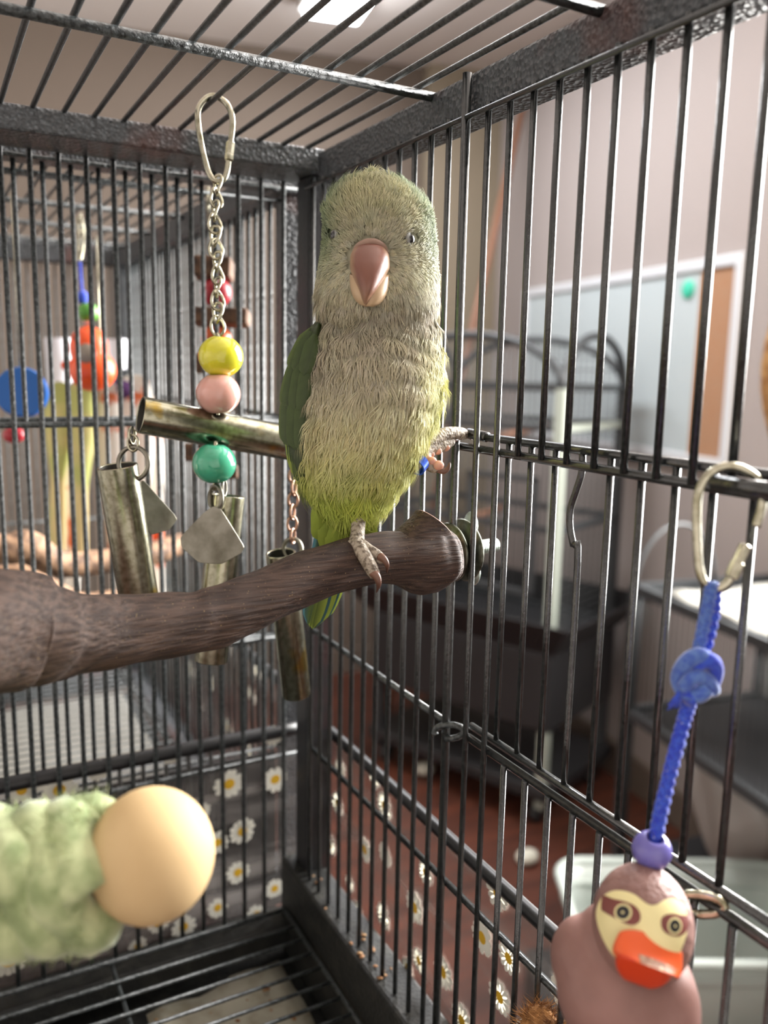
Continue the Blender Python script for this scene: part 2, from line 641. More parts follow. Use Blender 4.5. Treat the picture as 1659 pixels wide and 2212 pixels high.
G().box((WIN[0] - 40, WALL_R - 40, WIN[2] - 30), (WIN[1] + 40, WALL_R + 20, WIN[2]), frame=RF).obj('window_sill', 'white_trim', w1, smooth=False)

# ceiling light
lp = at(712, 22, 2880)
ls, lpp = float((lp - CAM) @ D1), float((lp - CAM) @ N1)
lamp = thing('ceiling_light', 'bright white rectangular fluorescent ceiling light seen through the cage top', 'light', rm(ls - 600, lpp, CEIL))
G().box((ls - 1230, lpp - 110, CEIL - 45), (ls, lpp + 110, CEIL), frame=RF).obj('housing', 'white_trim', lamp, smooth=False, bevel=8)
G().box((ls - 1205, lpp - 90, CEIL - 62), (ls - 20, lpp + 90, CEIL - 45), frame=RF).obj('diffuser', 'lamp_glow', lamp, smooth=False)

# whiteboard on the right-hand wall
wbd = thing('whiteboard', 'white dry-erase board with metal frame and cork strip on the pink wall', 'whiteboard', rm(2520, WALL_R, 1100))
G().box((2070, WALL_R - 16, 1120), (3110, WALL_R, 1632), frame=RF).obj('writing_surface', 'whiteboard', wbd, smooth=False)
G().box((1925, WALL_R - 16, 1120), (2070, WALL_R, 1632), frame=RF).obj('cork_strip', 'cork', wbd, smooth=False)
for a, b in (((1895, WALL_R - 26, 1090), (1925, WALL_R, 1662)), ((3110, WALL_R - 26, 1090), (3140, WALL_R, 1662)),
             ((1925, WALL_R - 26, 1632), (3110, WALL_R, 1662)), ((1925, WALL_R - 26, 1090), (3110, WALL_R, 1120))):
    G().box(a, b, frame=RF).obj('frame_side', 'alu', wbd, smooth=False, bevel=4)
q = rm(2120, WALL_R - 16, 1585)
mg = G().lathe([(0, 9), (22, 9), (26, 6), (26, 0)], q, -N1, 16).obj('magnet', 'teal')
tag(mg, 'small teal round magnet in the top corner of the whiteboard', 'magnet')

# long brown pole leaning in the corner
a, b = at(1152, 130, 3280), at(965, 960, 3330)
p_end = a + (b - a) * ((a[2] - 8) / (a[2] - b[2]))
g = G().tube([a, p_end], [15, 15], 10)
g.lathe([(0, 4), (12, 3), (15, 0)], a, (a - b) / np.linalg.norm(a - b), 10)
tag(g.obj('wooden_pole', 'pole_wood'), 'long brown wooden pole leaning in the far corner of the room', 'pole')

# far arched cage
cc = np.array([-1372.0, -1438.0, 0.0])
eL, eR, eZ = np.array([0.36, -0.933, 0]), np.array([-0.933, -0.36, 0]), np.array([0, 0, 1.0])
CF = (cc, np.array([eL, eR, eZ]))
WL, WR_, ZB0, ZS = 640.0, 380.0, 560.0, 1300.0
fc = thing('arched_bird_cage', 'tall dark arched-top bird cage standing in front of the whiteboard', 'bird cage', cc + eL * 320 + eR * 320)
for i, (a, b) in enumerate(((0, 0), (WL, 0), (0, WR_), (WL, WR_))):
    G().box((a - 14, b - 14, 60), (a + 14, b + 14, ZS), frame=CF).obj('post', 'far_grey' if i == 0 else 'far_black', fc, smooth=False)
for z in (ZB0, 900, 1190, ZS):
    for q in range(4):
        lo, hi = [((0, -8), (WL, 8)), ((0, WR_ - 8), (WL, WR_ + 8)), ((-8, 0), (8, WR_)), ((WL - 8, 0), (WL + 8, WR_))][q]
        G().box((lo[0], lo[1], z - 9), (hi[0], hi[1], z + 9), frame=CF).obj(
            'rail', 'far_grey' if (z == 1190 and q == 2) else 'far_black', fc, smooth=False)
for b in (0, WR_):
    pts = [cc + eL * (WL / 2 - WL / 2 * math.cos(t)) + eR * b + eZ * (ZS + 150 * math.sin(t)) for t in np.linspace(0, math.pi, 20)]
    G().tube(pts, 12, 8).obj('arch', 'far_black', fc)
for a in (0, WL):
    pts = [cc + eR * (WR_ / 2 - WR_ / 2 * math.cos(t)) + eL * a + eZ * (ZS + 150 * math.sin(t)) for t in np.linspace(0, math.pi, 20)]
    G().tube(pts, 12, 8).obj('arch', 'far_black', fc)
g = G()
for k in range(1, 32):
    x = WL * k / 32
    h = ZS + 150 * math.sin(math.acos(1 - 2 * x / WL))
    for b in (0, WR_):
        g.tube([cc + eL * x + eR * b + eZ * ZB0, cc + eL * x + eR * b + eZ * h], 1.7, 4)
    if k % 2:
        g.tube([cc + eL * x + eR * 0 + eZ * h, cc + eL * x + eR * WR_ + eZ * h], 1.7, 4)
for k in range(1, 34):
    z = ZB0 + (ZS - ZB0) * k / 34
    for a in (0, WL):
        g.tube([cc + eR * 0 + eL * a + eZ * z, cc + eR * WR_ + eL * a + eZ * z], 1.7, 4)
tag(g.obj('wire_mesh', 'far_wire', fc), kind='stuff')
for s in ((60, 700, 300, 716), (60, 1034, 300, 1050), (60, 700, 76, 1050), (284, 700, 300, 1050)):
    G().box((s[0], -12, s[1]), (s[2], 4, s[3]), frame=CF).obj('door_frame', 'far_black', fc, smooth=False)
G().box((-20, -20, 300), (WL + 20, WR_ + 20, ZB0 - 10), frame=CF).obj('base_cabinet', 'far_base', fc, smooth=False, bevel=10)
G().box((-30, -30, 90), (WL + 30, WR_ + 30, 130), frame=CF).obj('lower_shelf', 'far_base', fc, smooth=False, bevel=6)
g = G()
lo = [(-25, -25), (WL + 25, -25), (WL + 25, WR_ + 25), (-25, WR_ + 25)]
hi = [(-120, -120), (WL + 120, -120), (WL + 120, WR_ + 28), (-120, WR_ + 28)]
v = [cc + eL * a + eR * b + eZ * 545 for a, b in lo] + [cc + eL * a + eR * b + eZ * 660 for a, b in hi]
g.add(v, [(0, 1, 5, 4), (1, 2, 6, 5), (2, 3, 7, 6), (3, 0, 4, 7)])
g.obj('seed_skirt', 'far_base', fc, smooth=False, solid=4)
for a in (20, WL - 20):
    for b in (20, WR_ - 20):
        G().lathe([(0, -12), (30, -12), (33, 0), (30, 12), (0, 12)], cc + eL * a + eR * b + eZ * 33, eL, 16).obj('caster', 'far_black', fc)
for s, z, nm in ((0.35, 1150, 'pale wooden dowel perch high inside the arched cage'), (0.6, 860, 'pale wooden dowel perch low inside the arched cage')):
    pch = G().tube([cc + eL * (WL * s) + eR * 8 + eZ * z, cc + eL * (WL * s + 30) + eR * (WR_ - 8) + eZ * (z + 20)], 11, 10).obj('dowel_perch', 'pole_wood')
    tag(pch, nm, 'perch')

# low black cage along the right-hand wall with papers on its wire top
lc = thing('low_bird_cage', 'low black wire cage against the right wall with papers on top', 'bird cage', rm(1120, 1380, 0))
for s in (560, 1690):
    for p_ in (1180, 1570):
        G().box((s - 12, p_ - 12, 0), (s + 12, p_ + 12, 850), frame=RF).obj('post', 'far_black', lc, smooth=False)
for z in (520, 830):
    for a, b in (((560, 1170, z), (1690, 1190, z + 24)), ((560, 1560, z), (1690, 1580, z + 24)), ((550, 1180, z), (570, 1570, z + 24)), ((1680, 1180, z), (1700, 1570, z + 24))):
        G().box(a, b, frame=RF).obj('rail', 'far_black', lc, smooth=False)
G().box((575, 1562, 544), (1675, 1566, 830), frame=RF).obj('back_panel', 'side_panel', lc, smooth=False)
G().box((575, 1195, 528), (1675, 1560, 536), frame=RF).obj('tray', 'far_base', lc, smooth=False)
g = G()
for k in range(1, 60):
    s = 560 + 1130 * k / 60
    g.tube([rm(s, 1180, 530), rm(s, 1180, 840)], 1.5, 4)
for k in range(1, 18):
    p_ = 1180 + 390 * k / 18
    g.tube([rm(560, p_, 852), rm(1690, p_, 852)], 1.5, 4)
tag(g.obj('wire_mesh', 'far_wire', lc), kind='stuff')
for k, (s, p_, lb) in enumerate(((1425, 1345, 'white paper sheet on the far end of the low cage top'), (1010, 1390, 'white paper sheet on the near end of the low cage top'))):
    pp = np.array([[rm(s + i * 40, p_ + j * 40, 855 + 5 * math.sin(i * 1.3 + j) + 5) for j in range(-4, 5)] for i in range(-4, 5)])
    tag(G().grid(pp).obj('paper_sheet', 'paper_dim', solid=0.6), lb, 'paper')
for k, s in enumerate((1640, 1210)):
    pts = [rm(s, 1250 + 110 * math.cos(t), 855 + 150 * math.sin(t)) for t in np.linspace(0, math.pi, 14)]
    tag(G().tube(pts, 5, 8).obj('wire_hoop', 'far_black'), ['dark wire hoop on top of the low cage, farther one', 'dark wire hoop on top of the low cage, nearer one'][k], 'hoop')

# floor clutter: black box, storage bin, plastic bag, red tin
def floor_frame(px, py, dep):
    q = at(px, py, dep)
    return float((q - CAM) @ D1), float((q - CAM) @ N1)


hR, hF = np.array([RIGHT[0], RIGHT[1], 0.0]), np.array([FWD[0], FWD[1], 0.0])
hR, hF = hR / np.linalg.norm(hR), hF / np.linalg.norm(hF)
bc = at(1500, 1960, 1640)
bc[2] = 0
BF = (bc, np.array([hR, hF, (0, 0, 1.0)]))
tag(G().box((-290, -185, 0), (290, 160, 128), frame=BF).obj('black_box', 'far_base', smooth=False, bevel=10),
    'low black box on the floor under the storage bin', 'box')
bn = thing('storage_bin', 'translucent white plastic storage bin standing on a black box', 'bin', bc + np.array([0, 0, 128]))


def rrect(hx, hy, r, n=6):
    out = []
    for cx, cy, a0 in ((hx - r, hy - r, 0), (-hx + r, hy - r, 90), (-hx + r, -hy + r, 180), (hx - r, -hy + r, 270)):
        for k in range(n + 1):
            a = math.radians(a0 + 90 * k / n)
            out.append((cx + r * math.cos(a), cy + r * math.sin(a)))
    return np.array(out)


bw = lambda a, b, z: bc + hR * a + hF * b + np.array([0, 0, z])
rows = []
for z, sc in ((131, 0.78), (133, 0.84), (250, 0.93), (330, 1.0)):
    rows.append([bw(a, b, z) for a, b in rrect(235 * sc, 150 * sc, 55)])
g = G().grid(rows, closed_u=True)
g.add(rows[0], [tuple(range(len(rows[0])))])
g.obj('tub', 'bin_plastic', bn, solid=3)
G().tube([bw(a, b, 333) for a, b in rrect(241, 156, 57)], 9, 8, closed=True).obj('rim', 'bin_plastic', bn)
G().tube([bw(a, b, 290) for a, b in rrect(230, 146, 54)], 7, 8, closed=True).obj('rib', 'bin_plastic', bn)
gs, gp = floor_frame(1600, 1800, 2080)
tag(G().box((gs - 160, gp - 110, 0), (gs + 160, gp + 90, 150), frame=RF).obj('cardboard_crate', 'far_base', smooth=False, bevel=8),
    'low dark crate under the plastic bag', 'crate')
pts = []
for i in range(13):
    t = i / 12
    row = []
    for k in range(28):
        ph = 2 * math.pi * k / 28
        r = 150 * (math.sin(math.pi * (0.06 + 0.90 * t)) ** 0.6) * (1 + 0.12 * math.sin(3 * ph + 5 * t) + 0.07 * math.sin(7 * ph - 9 * t))
        row.append(rm(gs + r * math.cos(ph), gp + 0.7 * r * math.sin(ph), 152 + 320 * t + 14 * math.sin(4 * ph + 6 * t) * t))
    pts.append(row)
tag(G().grid(pts, closed_u=True).obj('plastic_bag', 'bag_film', sub=1), 'crumpled clear grey plastic bag behind the storage bin', 'bag')
ts, tp = floor_frame(1530, 2150, 1420)
g = G().lathe([(0, 0), (38, 0), (40, 4), (40, 150), (36, 156), (0, 156)], rm(ts, tp, 0), n=20)
tag(g.obj('red_tin', 'red_paint', autosharp=40), 'small red tin on the floor in front of the black box', 'tin')

# rope ring perch at the right edge of the picture
rc = at(2022, 790, 1150)
ring = thing('rope_ring', 'large tan sisal rope ring hanging at the right edge', 'rope ring', rc)
th = np.linspace(0, 2 * math.pi, 48, endpoint=False)
G().tube([rc + 218 * (math.cos(t) * RIGHT + math.sin(t) * np.array([0, 0, 1.0])) for t in th], 17, 12, closed=True).obj('ring', 'sisal', ring)
G().tube([rc + np.array([0, 0, 230.0]), np.array([rc[0], rc[1], CEIL])], 3, 6).obj('cord', 'far_black', ring)
for k, (px, py, c_) in enumerate(((918, 1672, 'white'), (1138, 1865, 'white'))):
    d = R3.T @ np.array([(px - 829.5) / F_PX, (py - 1106.0) / F_PX, 1.0])
    q = CAM + d * (1350 / -d[2])
    g = G().ell(q + np.array([0, 0, 20]), np.eye(3), (34, 28, 20), 14, 8)
    tag(g.obj('paper_scrap', 'paper'), ['crumpled white paper scrap on the floor beside the arched cage base', 'crumpled white paper scrap on the open brown floor'][k], 'paper')

# ------------------------------------------------------------------ the cage we look out of
ZT, ZM, Z2, Z3, ZBR = 1438.4, 1320.5, 1206.5, 1136.5, 1058.5
S = 12.7
YB = lambda i: -1.43 + S * i
cage = thing('bird_cage', 'black hammered-metal bird cage around the green parrot', 'bird cage', (150, 150, 1000))
rust = 'rail'
G().box((-17, -33, 1446), (470, 0, 1457)).obj('rail', 'rail', cage, smooth=False, bevel=1.2)
G().box((-17, 0.5, 1441), (-1.4, 470, 1455)).obj('rail', 'rail', cage, smooth=False, bevel=1.2)
G().box((-17, -26, 1012), (-1, -9, 1446)).obj('post', 'post', cage, smooth=False, bevel=1.2)
G().box((-14, -33, 995), (6, 470, 1057)).obj('rail', 'tray', cage, smooth=False, bevel=2)
G().box((-14, -40, 1004), (470, -19, 1019)).obj('rail', 'tray', cage, smooth=False, bevel=2)
# right-hand panel
for i in range(0, 14):
    r = 1.75 if i == 11 else 1.18
    rod(cage, (0.2 if i != 11 else 1.2, YB(i), ZBR - 1), (0.2 if i != 11 else 1.2, YB(i), ZT + 3 if i != 11 else 1454), r)
rod(cage, (-1.5, -6.2, ZBR - 1), (-1.5, -6.2, ZT + 6), 1.25, mt='wire_rough')
for i in range(14, 25):
    r = 1.75 if i == 24 else 1.18
    rod(cage, (0.2, YB(i), ZM), (0.2, YB(i), ZT + 3), r)
    rod(cage, (0.2, YB(i), ZBR - 1), (0.2, YB(i), Z2), r)
for k in range(25, 36):
    rod(cage, (0.2, YB(k), ZBR - 1), (0.2, YB(k), ZT + 3), 1.1)
rod(cage, (1.6, -8, ZT + 0.5), (1.6, 465, ZT + 0.5), 1.0, 'cross_bar')
rod(cage, (-1.6, -8, ZM), (-1.6, 465, ZM), 1.55, 'cross_bar')
rod(cage, (-1.6, -8, Z2), (-1.6, YB(10.6), Z2), 1.45, 'cross_bar', 'wire_rough')
rod(cage, (-1.6, 150, Z2), (-1.6, 465, Z2 + 1), 1.6, 'cross_bar')
rod(cage, (-1.8, -8, Z3), (-1.8, 465, Z3), 1.5, 'cross_bar')
# wire loop joining the lower cross bar to the thick bar, and the one by the toy
for yy, zz in ((YB(10.75), Z2), (262, Z2 + 1)):
    pts = [(3.4 * math.cos(t) * 0.9 + 1.2, yy + 5.5 - 6.2 * math.cos(t), zz - 1 + 3.0 * math.sin(t) - 2 * math.cos(t)) for t in np.linspace(-0.5, 4.9, 14)]
    G().tube(pts, 1.35, 8).obj('hinge_loop', 'nickel' if yy > 200 else 'wire_rough', cage)
# feeder door hung outside the panel
door = G().tube([(-3.6, 150, 1325), (-3.6, 283, 1325.5)], 1.45, 8).obj('door', 'wire', cage)
G().tube([(-3.6, 149, 1210.5), (-3.6, 292, 1211)], 1.5, 8).obj('bottom_bar', 'wire', door)
G().tube([(-3.6, 139.8, 1325.6), (-3.6, 152, 1325.2)], 2.0, 8).obj('hinge_sleeve', 'wire', door)
for k in range(0, 9):
    yy = 166 + 12.95 * k
    if k == 3:
        zs = [1324, 1318, 1312, 1306, 1300, 1294, 1288, 1211]
        ys = [0, 0, -2.0, -4.2, -4.4, -2.2, 0.3, 0]
        G().tube([(-3.6, yy + a + (0 if z > 1300 else 0.3), z) for a, z in zip(ys, zs)], 1.15, 10, smooth=5).obj('bar', 'wire', door)
    else:
        rod(door, (-3.6, yy, 1211), (-3.6, yy, 1325), 1.15)
rod(door, (-3.6, 291, 1211), (-3.6, 291, 1325), 1.5)
# latch cylinder of the door
G().tube([(3.2, 262.5, 1322.6), (3.4, 281.5, 1322.8)], [2.1, 2.1], 10).obj('latch', 'wire', cage)
# left-hand panel
XL = lambda j: 129.33 - 12.556 * j
for j in range(-16, 11):
    rod(cage, (XL(j), -33, 1012), (XL(j), -33, 1447), 1.3, mt='wire_rough')
for z, r in ((1443.5, 1.0), (1319, 1.5), (1194.2, 1.45), (1120.5, 1.3)):
    rod(cage, (-8, -34.6, z), (335, -34.6, z), r, 'cross_bar', 'wire_rough')
# top grate
for k in range(0, 26):
    x = 3.4 + 12.72 * k
    rod(cage, (x, -3, 1457.0), (x, 465, 1457.0), 1.18, 'top_bar', 'wire_rough')
for y in (111, 205.5, 300):
    rod(cage, (-3, y - 2, 1453.8), (330, y + 8, 1453.8), 1.9, 'cross_bar', 'wire_rough')
# floor grate and tray
ZG = 1030
for k in range(0, 16):
    rod(cage, (9, -1.8 + 12.6 * k, ZG), (330, -1.8 + 12.6 * k, ZG), 1.0, 'floor_bar', 'wire_rough')
rod(cage, (9, -19, ZG), (330, -19, ZG), 1.3, 'floor_bar', 'wire_rough')
rod(cage, (9, -19, ZG), (9, 220, ZG), 1.3, 'floor_bar', 'wire_rough')
rod(cage, (109, -19, ZG - 2), (109, 220, ZG - 2), 1.2, 'floor_bar', 'wire_rough')
G().box((-14, -42, 990), (340, 330, 994)).obj('tray', 'tray', cage, smooth=False)

# paper in the tray, crumbs
pp = []
for i in range(9):
    row = []
    for j in range(9):
        q = np.array([92 - 84 * i / 8 - 0.1 * j * 0, -34 + 8 + 7 + 70 * j / 8, 0])
        x = 14 + 80 * i / 8
        y = -16 + (100 + 0) * j / 8 + 0.10 * (x - 14) + 2 * math.sin(i * 1.7)
        row.append((x, y, 999 + 1.6 * math.sin(i * 0.9 + j * 0.7) + 1.2 * math.cos(j * 1.9)))
    pp.append(row)
tag(G().grid(pp).obj('tray_paper', 'paper_stained', solid=0.3), 'stained white paper lying in the tray under the cage floor bars', 'paper')
g = G()
for k in range(46):
    q = np.array([random.uniform(18, 92), random.uniform(-4, 78), 1001.8])
    if k > 26:
        q = np.array([random.uniform(-6, 4), random.uniform(-8, 90), 1057.9])
    a = random.random() * 3
    r = random.uniform(0.5, 1.3)
    g.ell(q, [[math.cos(a), math.sin(a), 0], [-math.sin(a), math.cos(a), 0], [0, 0, 1]], (r * 1.5, r, r * 0.5), 7, 4)
tag(g.obj('food_crumbs', 'crumb'), 'brown seed crumbs scattered over the cage tray and bottom rail', 'crumbs', kind='stuff')


# ------------------------------------------------------------------ clear vinyl seed guards printed with daisies
def daisy_mesh():
    g = G()
    n = 12
    for k in range(n):
        a = 2 * math.pi * k / n + random.uniform(-0.1, 0.1)
        L, w = random.uniform(0.85, 1.0), 0.2
        pr = [(0.25, -w * 0.5), (0.6, -w), (0.92 * L, -w * 0.75), (L, 0), (0.92 * L, w * 0.75), (0.6, w), (0.25, w * 0.5)]
        v = [(x * math.cos(a) - y * math.sin(a), x * math.sin(a) + y * math.cos(a), 0) for x, y in pr]
        g.add(v, [tuple(range(7))], 0)
    g.lathe([(0.34, 0.01), (0.30, 0.04), (0.0, 0.05)], (0, 0, 0), n=12, mi=1)
    me = bpy.data.meshes.new('daisy')
    v = np.concatenate(g.v)
    me.from_pydata((v * K).tolist(), [], g.f)
    me.materials.append(MATS['petal'])
    me.materials.append(MATS['daisy_eye'])
    me.polygons.foreach_set('material_index', g.mi)
    return me


DAISY = [daisy_mesh() for _ in range(3)]


def guard(name, label, A, B, ztop, zbot, out, wav, spots, edge_r, cat='seed guard'):
    """sheet hanging from A to B (xy), bulging towards out; daisies at (t, z, size, spin)"""
    A, B, out = np.array(A, float), np.array(B, float), np.array(out, float)
    t_ = thing(name, label, cat, ((A[0] + B[0]) / 2, (A[1] + B[1]) / 2, zbot))

    def P(u, z):
        h = (ztop - z) / (ztop - zbot)
        q = A + (B - A) * u + out * (wav * math.sin(u * 9.0 + h * 2.0) * h + 9 * h * (1 - h))
        return np.array([q[0], q[1], z])
    G().grid([[P(u, z) for z in np.linspace(ztop, zbot, 14)] for u in np.linspace(0, 1, 40)]).obj('sheet', 'vinyl', t_)
    G().tube([P(u, ztop) for u in np.linspace(0, 1, 24)], edge_r, 10).obj('elastic_edge', 'elastic', t_)
    for u, z, sz, spin in spots:
        e = 0.01
        tu = P(u + e, z) - P(u - e, z)
        tz = P(u, z + 2) - P(u, z - 2)
        tu /= np.linalg.norm(tu)
        tz -= tu * (tz @ tu)
        tz /= np.linalg.norm(tz)
        n = np.cross(tu, tz)
        if n @ (CAM - P(u, z)) < 0:
            n, tu = -n, -tu
        o = bpy.data.objects.new('daisy', random.choice(DAISY))
        COL.objects.link(o)
        mw = Matrix((tu, tz, n)).transposed() @ Matrix.Rotation(spin, 3, 'Z')
        o.rotation_euler = mw.to_euler()
        o.scale = (sz, sz, 1.0)
        place(o, P(u, z) + n * 0.7, t_)
    return t_


def onx(x, px, py):
    d = R3.T @ np.array([(px - 829.5) / F_PX, (py - 1106.0) / F_PX, 1.0])
    return CAM + d * ((x - CAM[0]) / d[0])


def ony(y, px, py):
    d = R3.T @ np.array([(px - 829.5) / F_PX, (py - 1106.0) / F_PX, 1.0])
    return CAM + d * ((y - CAM[1]) / d[1])


GX = -19.0
spots = []
for px, py, sz in ((722, 1665, 7), (712, 1740, 8), (818, 1745, 8.5), (695, 1830, 8), (770, 1840, 8), (815, 1850, 7), (880, 1965, 9), (735, 1915, 6), (752, 1980, 8),
                   (810, 1985, 8), (1028, 2030, 8.5), (943, 2105, 9), (905, 1890, 7), (1065, 1890, 8), (1085, 2075, 7.5), (1065, 2160, 8), (985, 2212, 9), (890, 2080, 7),
                   (865, 2095, 6), (798, 1668, 6), (1120, 2250, 8), (1000, 2290, 9), (1200, 2150, 8)):
    q = onx(GX + 3, px, py)
    spots.append(((q[1] + 40) / 400, min(q[2], 1134), sz, random.random() * 6))
guard('seed_guard', 'clear vinyl seed guard printed with daisies outside the right-hand bars', (GX, -40), (GX, 360), 1138.5, 960, (-1, 0), 3.0, spots, 3.1)
GY = -45.0
spots = []
for px, py, sz in ((130, 1712, 10), (48, 1712, 8), (500, 1700, 10), (600, 1690, 9), (530, 1805, 9), (475, 1830, 8), (520, 1895, 8), (345, 2000, 7), (475, 1970, 7), (600, 1930, 7),
                   (20, 2085, 10), (400, 2010, 8), (215, 1640, 7), (75, 1672, 7), (370, 1632, 5.5), (595, 1575, 7), (330, 1860, 8), (150, 1900, 9), (560, 1985, 7), (300, 2050, 6), (440, 1760, 6)):
    q = ony(GY + 3, px, py)
    spots.append(((q[0] + 14) / 354, min(q[2], 1129), sz, random.random() * 6))
guard('seed_guard', 'clear vinyl daisy seed guard hanging between the two cages', (-14, GY), (340, GY), 1131, 985, (0, -1), 2.0, spots, 4.2)

# ------------------------------------------------------------------ the neighbouring cage
nb = thing('bird_cage', 'second black bird cage standing behind the left-hand bars', 'bird cage', (150, -280, 990))
YN, YF, XS = -56.0, -495.0, -7.0
for lo, hi in (((-17, -66, 1446), (400, -50, 1458)), ((-17, YF - 12, 1444), (400, YF + 8, 1462)), ((-17, YF, 1444), (3, -50, 1460)),
               ((-17, YF - 12, 1004), (400, YF + 8, 1022)), ((-14, YF, 1006), (4, -60, 1022)), ((-14, -66, 1004), (400, -60, 1019))):
    G().box(lo, hi).obj('rail', 'rail', nb, smooth=False, bevel=1.2)
for lo, hi in (((-17, YF - 12, 1004), (3, YF + 8, 1462)), ((-17, -66, 1004), (-5, -54, 1446))):
    G().box(lo, hi).obj('post', 'rail', nb, smooth=False, bevel=1.2)
for j in range(0, 27):
    x = 388 - 13.3 * j
    rod(nb, (x - 0.9, YN, 1012), (x - 0.9, YN, 1447), 1.22, mt='wire_rough')
for z, r in ((1441, 1.0), (1320, 1.5), (1189, 1.4), (1116, 1.3)):
    rod(nb, (-8, YN - 1.6, z), (390, YN - 1.6, z), r, 'cross_bar', 'wire_rough')
for k in range(1, 35):
    y = YN - 12.6 * k
    rod(nb, (XS, y, 1012), (XS, y, 1447), 1.3, mt='wire_rough')
for z in (1320, 1190):
    rod(nb, (XS - 2, YF, z), (XS - 2, YN, z), 1.4, 'cross_bar', 'wire_rough')
for k in range(0, 24):
    x = 8 + 12.7 * k
    rod(nb, (x, YF, 1012), (x, YF, 1450), 1.1, mt='wire_rough')
    rod(nb, (x, YF, 1459), (x, YN, 1459), 1.05, 'top_bar', 'wire_rough')
for y in (-140, -235, -330, -425):
    rod(nb, (-5, y, 1456), (330, y, 1456), 1.9, 'cross_bar', 'wire_rough')
for z in (1320, 1190):
    rod(nb, (-5, YF + 2, z), (330, YF + 2, z), 1.4, 'cross_bar', 'wire_rough')
for k in range(0, 33):
    y = -74 - 12.7 * k
    rod(nb, (6, y, 1024), (330, y, 1024), 1.0, 'floor_bar', 'wire_rough')
rod(nb, (12, -70, 1024), (12, -490, 1024), 1.3, 'floor_bar', 'wire_rough')
G().box((0, YF + 6, 990), (340, -62, 995)).obj('tray', 'tray', nb, smooth=False)
G().box((-4, -68, 985), (345, -66.5, 1108)).obj('splash_panel', 'far_base', nb, smooth=False)
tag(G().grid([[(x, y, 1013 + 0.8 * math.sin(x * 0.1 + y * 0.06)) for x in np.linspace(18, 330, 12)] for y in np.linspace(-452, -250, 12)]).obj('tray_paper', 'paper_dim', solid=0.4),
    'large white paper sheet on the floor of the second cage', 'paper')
spots = []
for k in range(26):
    spots.append((random.uniform(0.03, 0.97), random.uniform(1040, 1128), random.uniform(6.5, 9.5), random.random() * 6))
guard('seed_guard', 'clear vinyl daisy seed guard along the far side of the second cage', (-24, -500), (-24, -62), 1136, 985, (-1, 0), 3.0, spots, 3.5)

# ------------------------------------------------------------------ branch perch bolted to the right-hand bars
perch = thing('branch_perch', 'dark brown knobbly branch perch bolted to the right-hand bars', 'perch', at(880, 1190, 308))
pth = [(-330, 1480, 176, 13), (-120, 1382, 205, 15.5), (20, 1362, 224, 15.5), (90, 1368, 231, 14.2), (150, 1365, 238, 11.8), (260, 1364, 250, 10.6), (400, 1348, 262, 9.7), (470, 1330, 268, 9.5),
       (560, 1294, 276, 9.0), (680, 1240, 288, 8.9), (780, 1213, 298, 8.9), (850, 1206, 305, 9.6), (905, 1208, 311, 12.4), (936, 1203, 315, 12.6), (956, 1196, 318, 11.2)]
P_ = np.array([at(a, b, c) for a, b, c, _ in pth])
rad = np.array([q[3] for q in pth])
Pp, rr = spline(P_, rad, 7)
g = G().tube(Pp, rr, 28)
v = np.concatenate(g.v)
for i in range(len(Pp)):                     # knobbly surface
    for k in range(28):
        q = v[i * 28 + k] - Pp[i]
        a = k / 28 * 2 * math.pi
        q *= 1 + 0.035 * math.sin(3 * a + i * 0.35) + 0.03 * math.sin(5 * a - i * 0.21) + 0.02 * math.sin(2 * a + i * 0.9)
        v[i * 28 + k] = Pp[i] + q
g.v = [v]
branch = g.obj('branch', 'bark', perch)
# sawn stub standing up from the branch beside the bars
a, b = at(893, 1192, 310), at(938, 1131, 313)
ax = (b - a) / np.linalg.norm(b - a)
G().tube([a - ax * 4, a + ax * 4, a + ax * 9, b - ax * 0.3], [10.8, 9.6, 8.6, 8.4], 24, smooth=4, cap=True).obj('branch_stub', 'bark', perch, autosharp=50)
G().lathe([(0, 0.5), (7.9, 0.35), (8.3, 0.0), (8.3, -0.4)], b - ax * 0.3, ax, 24).obj('sawn_end', 'bark_cut', perch, autosharp=50)
pa = P_[-1]
axb = np.array([-1.0, -0.08, 0.02])
axb /= np.linalg.norm(axb)
q = np.array([3.2, 139.5, 1279.5])
G().lathe([(2, -0.5), (11.2, -0.7), (11.6, 0.1), (11.2, 0.7), (2, 0.5)], q + np.array([-0.2, 0, 0]), axb, 32).obj('washer', 'washer', perch)
q2 = np.array([-3.0, 139.2, 1279.8])
G().lathe([(2, -0.5), (11.8, -1.4), (12.4, -0.7), (12.0, 0.0), (2, 1.2)], q2, -axb, 32).obj('washer', 'washer', perch)
G().tube([q2 + axb * 0, q2 + axb * 17], 2.9, 14).obj('bolt', 'thread', perch)
nut = G().lathe([(0, 0), (5.2, 0), (5.2, 3.6), (0, 3.6)], q2 + axb * 1, axb, 6)
nut.ell(q2 + axb * 5 + np.array([0, -1.5, 9]), np.eye(3), (2.0, 4.2, 5.6), 12, 8)
nut.ell(q2 + axb * 5 + np.array([0, 1.5, -9]), np.eye(3), (2.0, 4.2, 5.6), 12, 8)
nut.obj('wing_nut', 'zinc', perch)

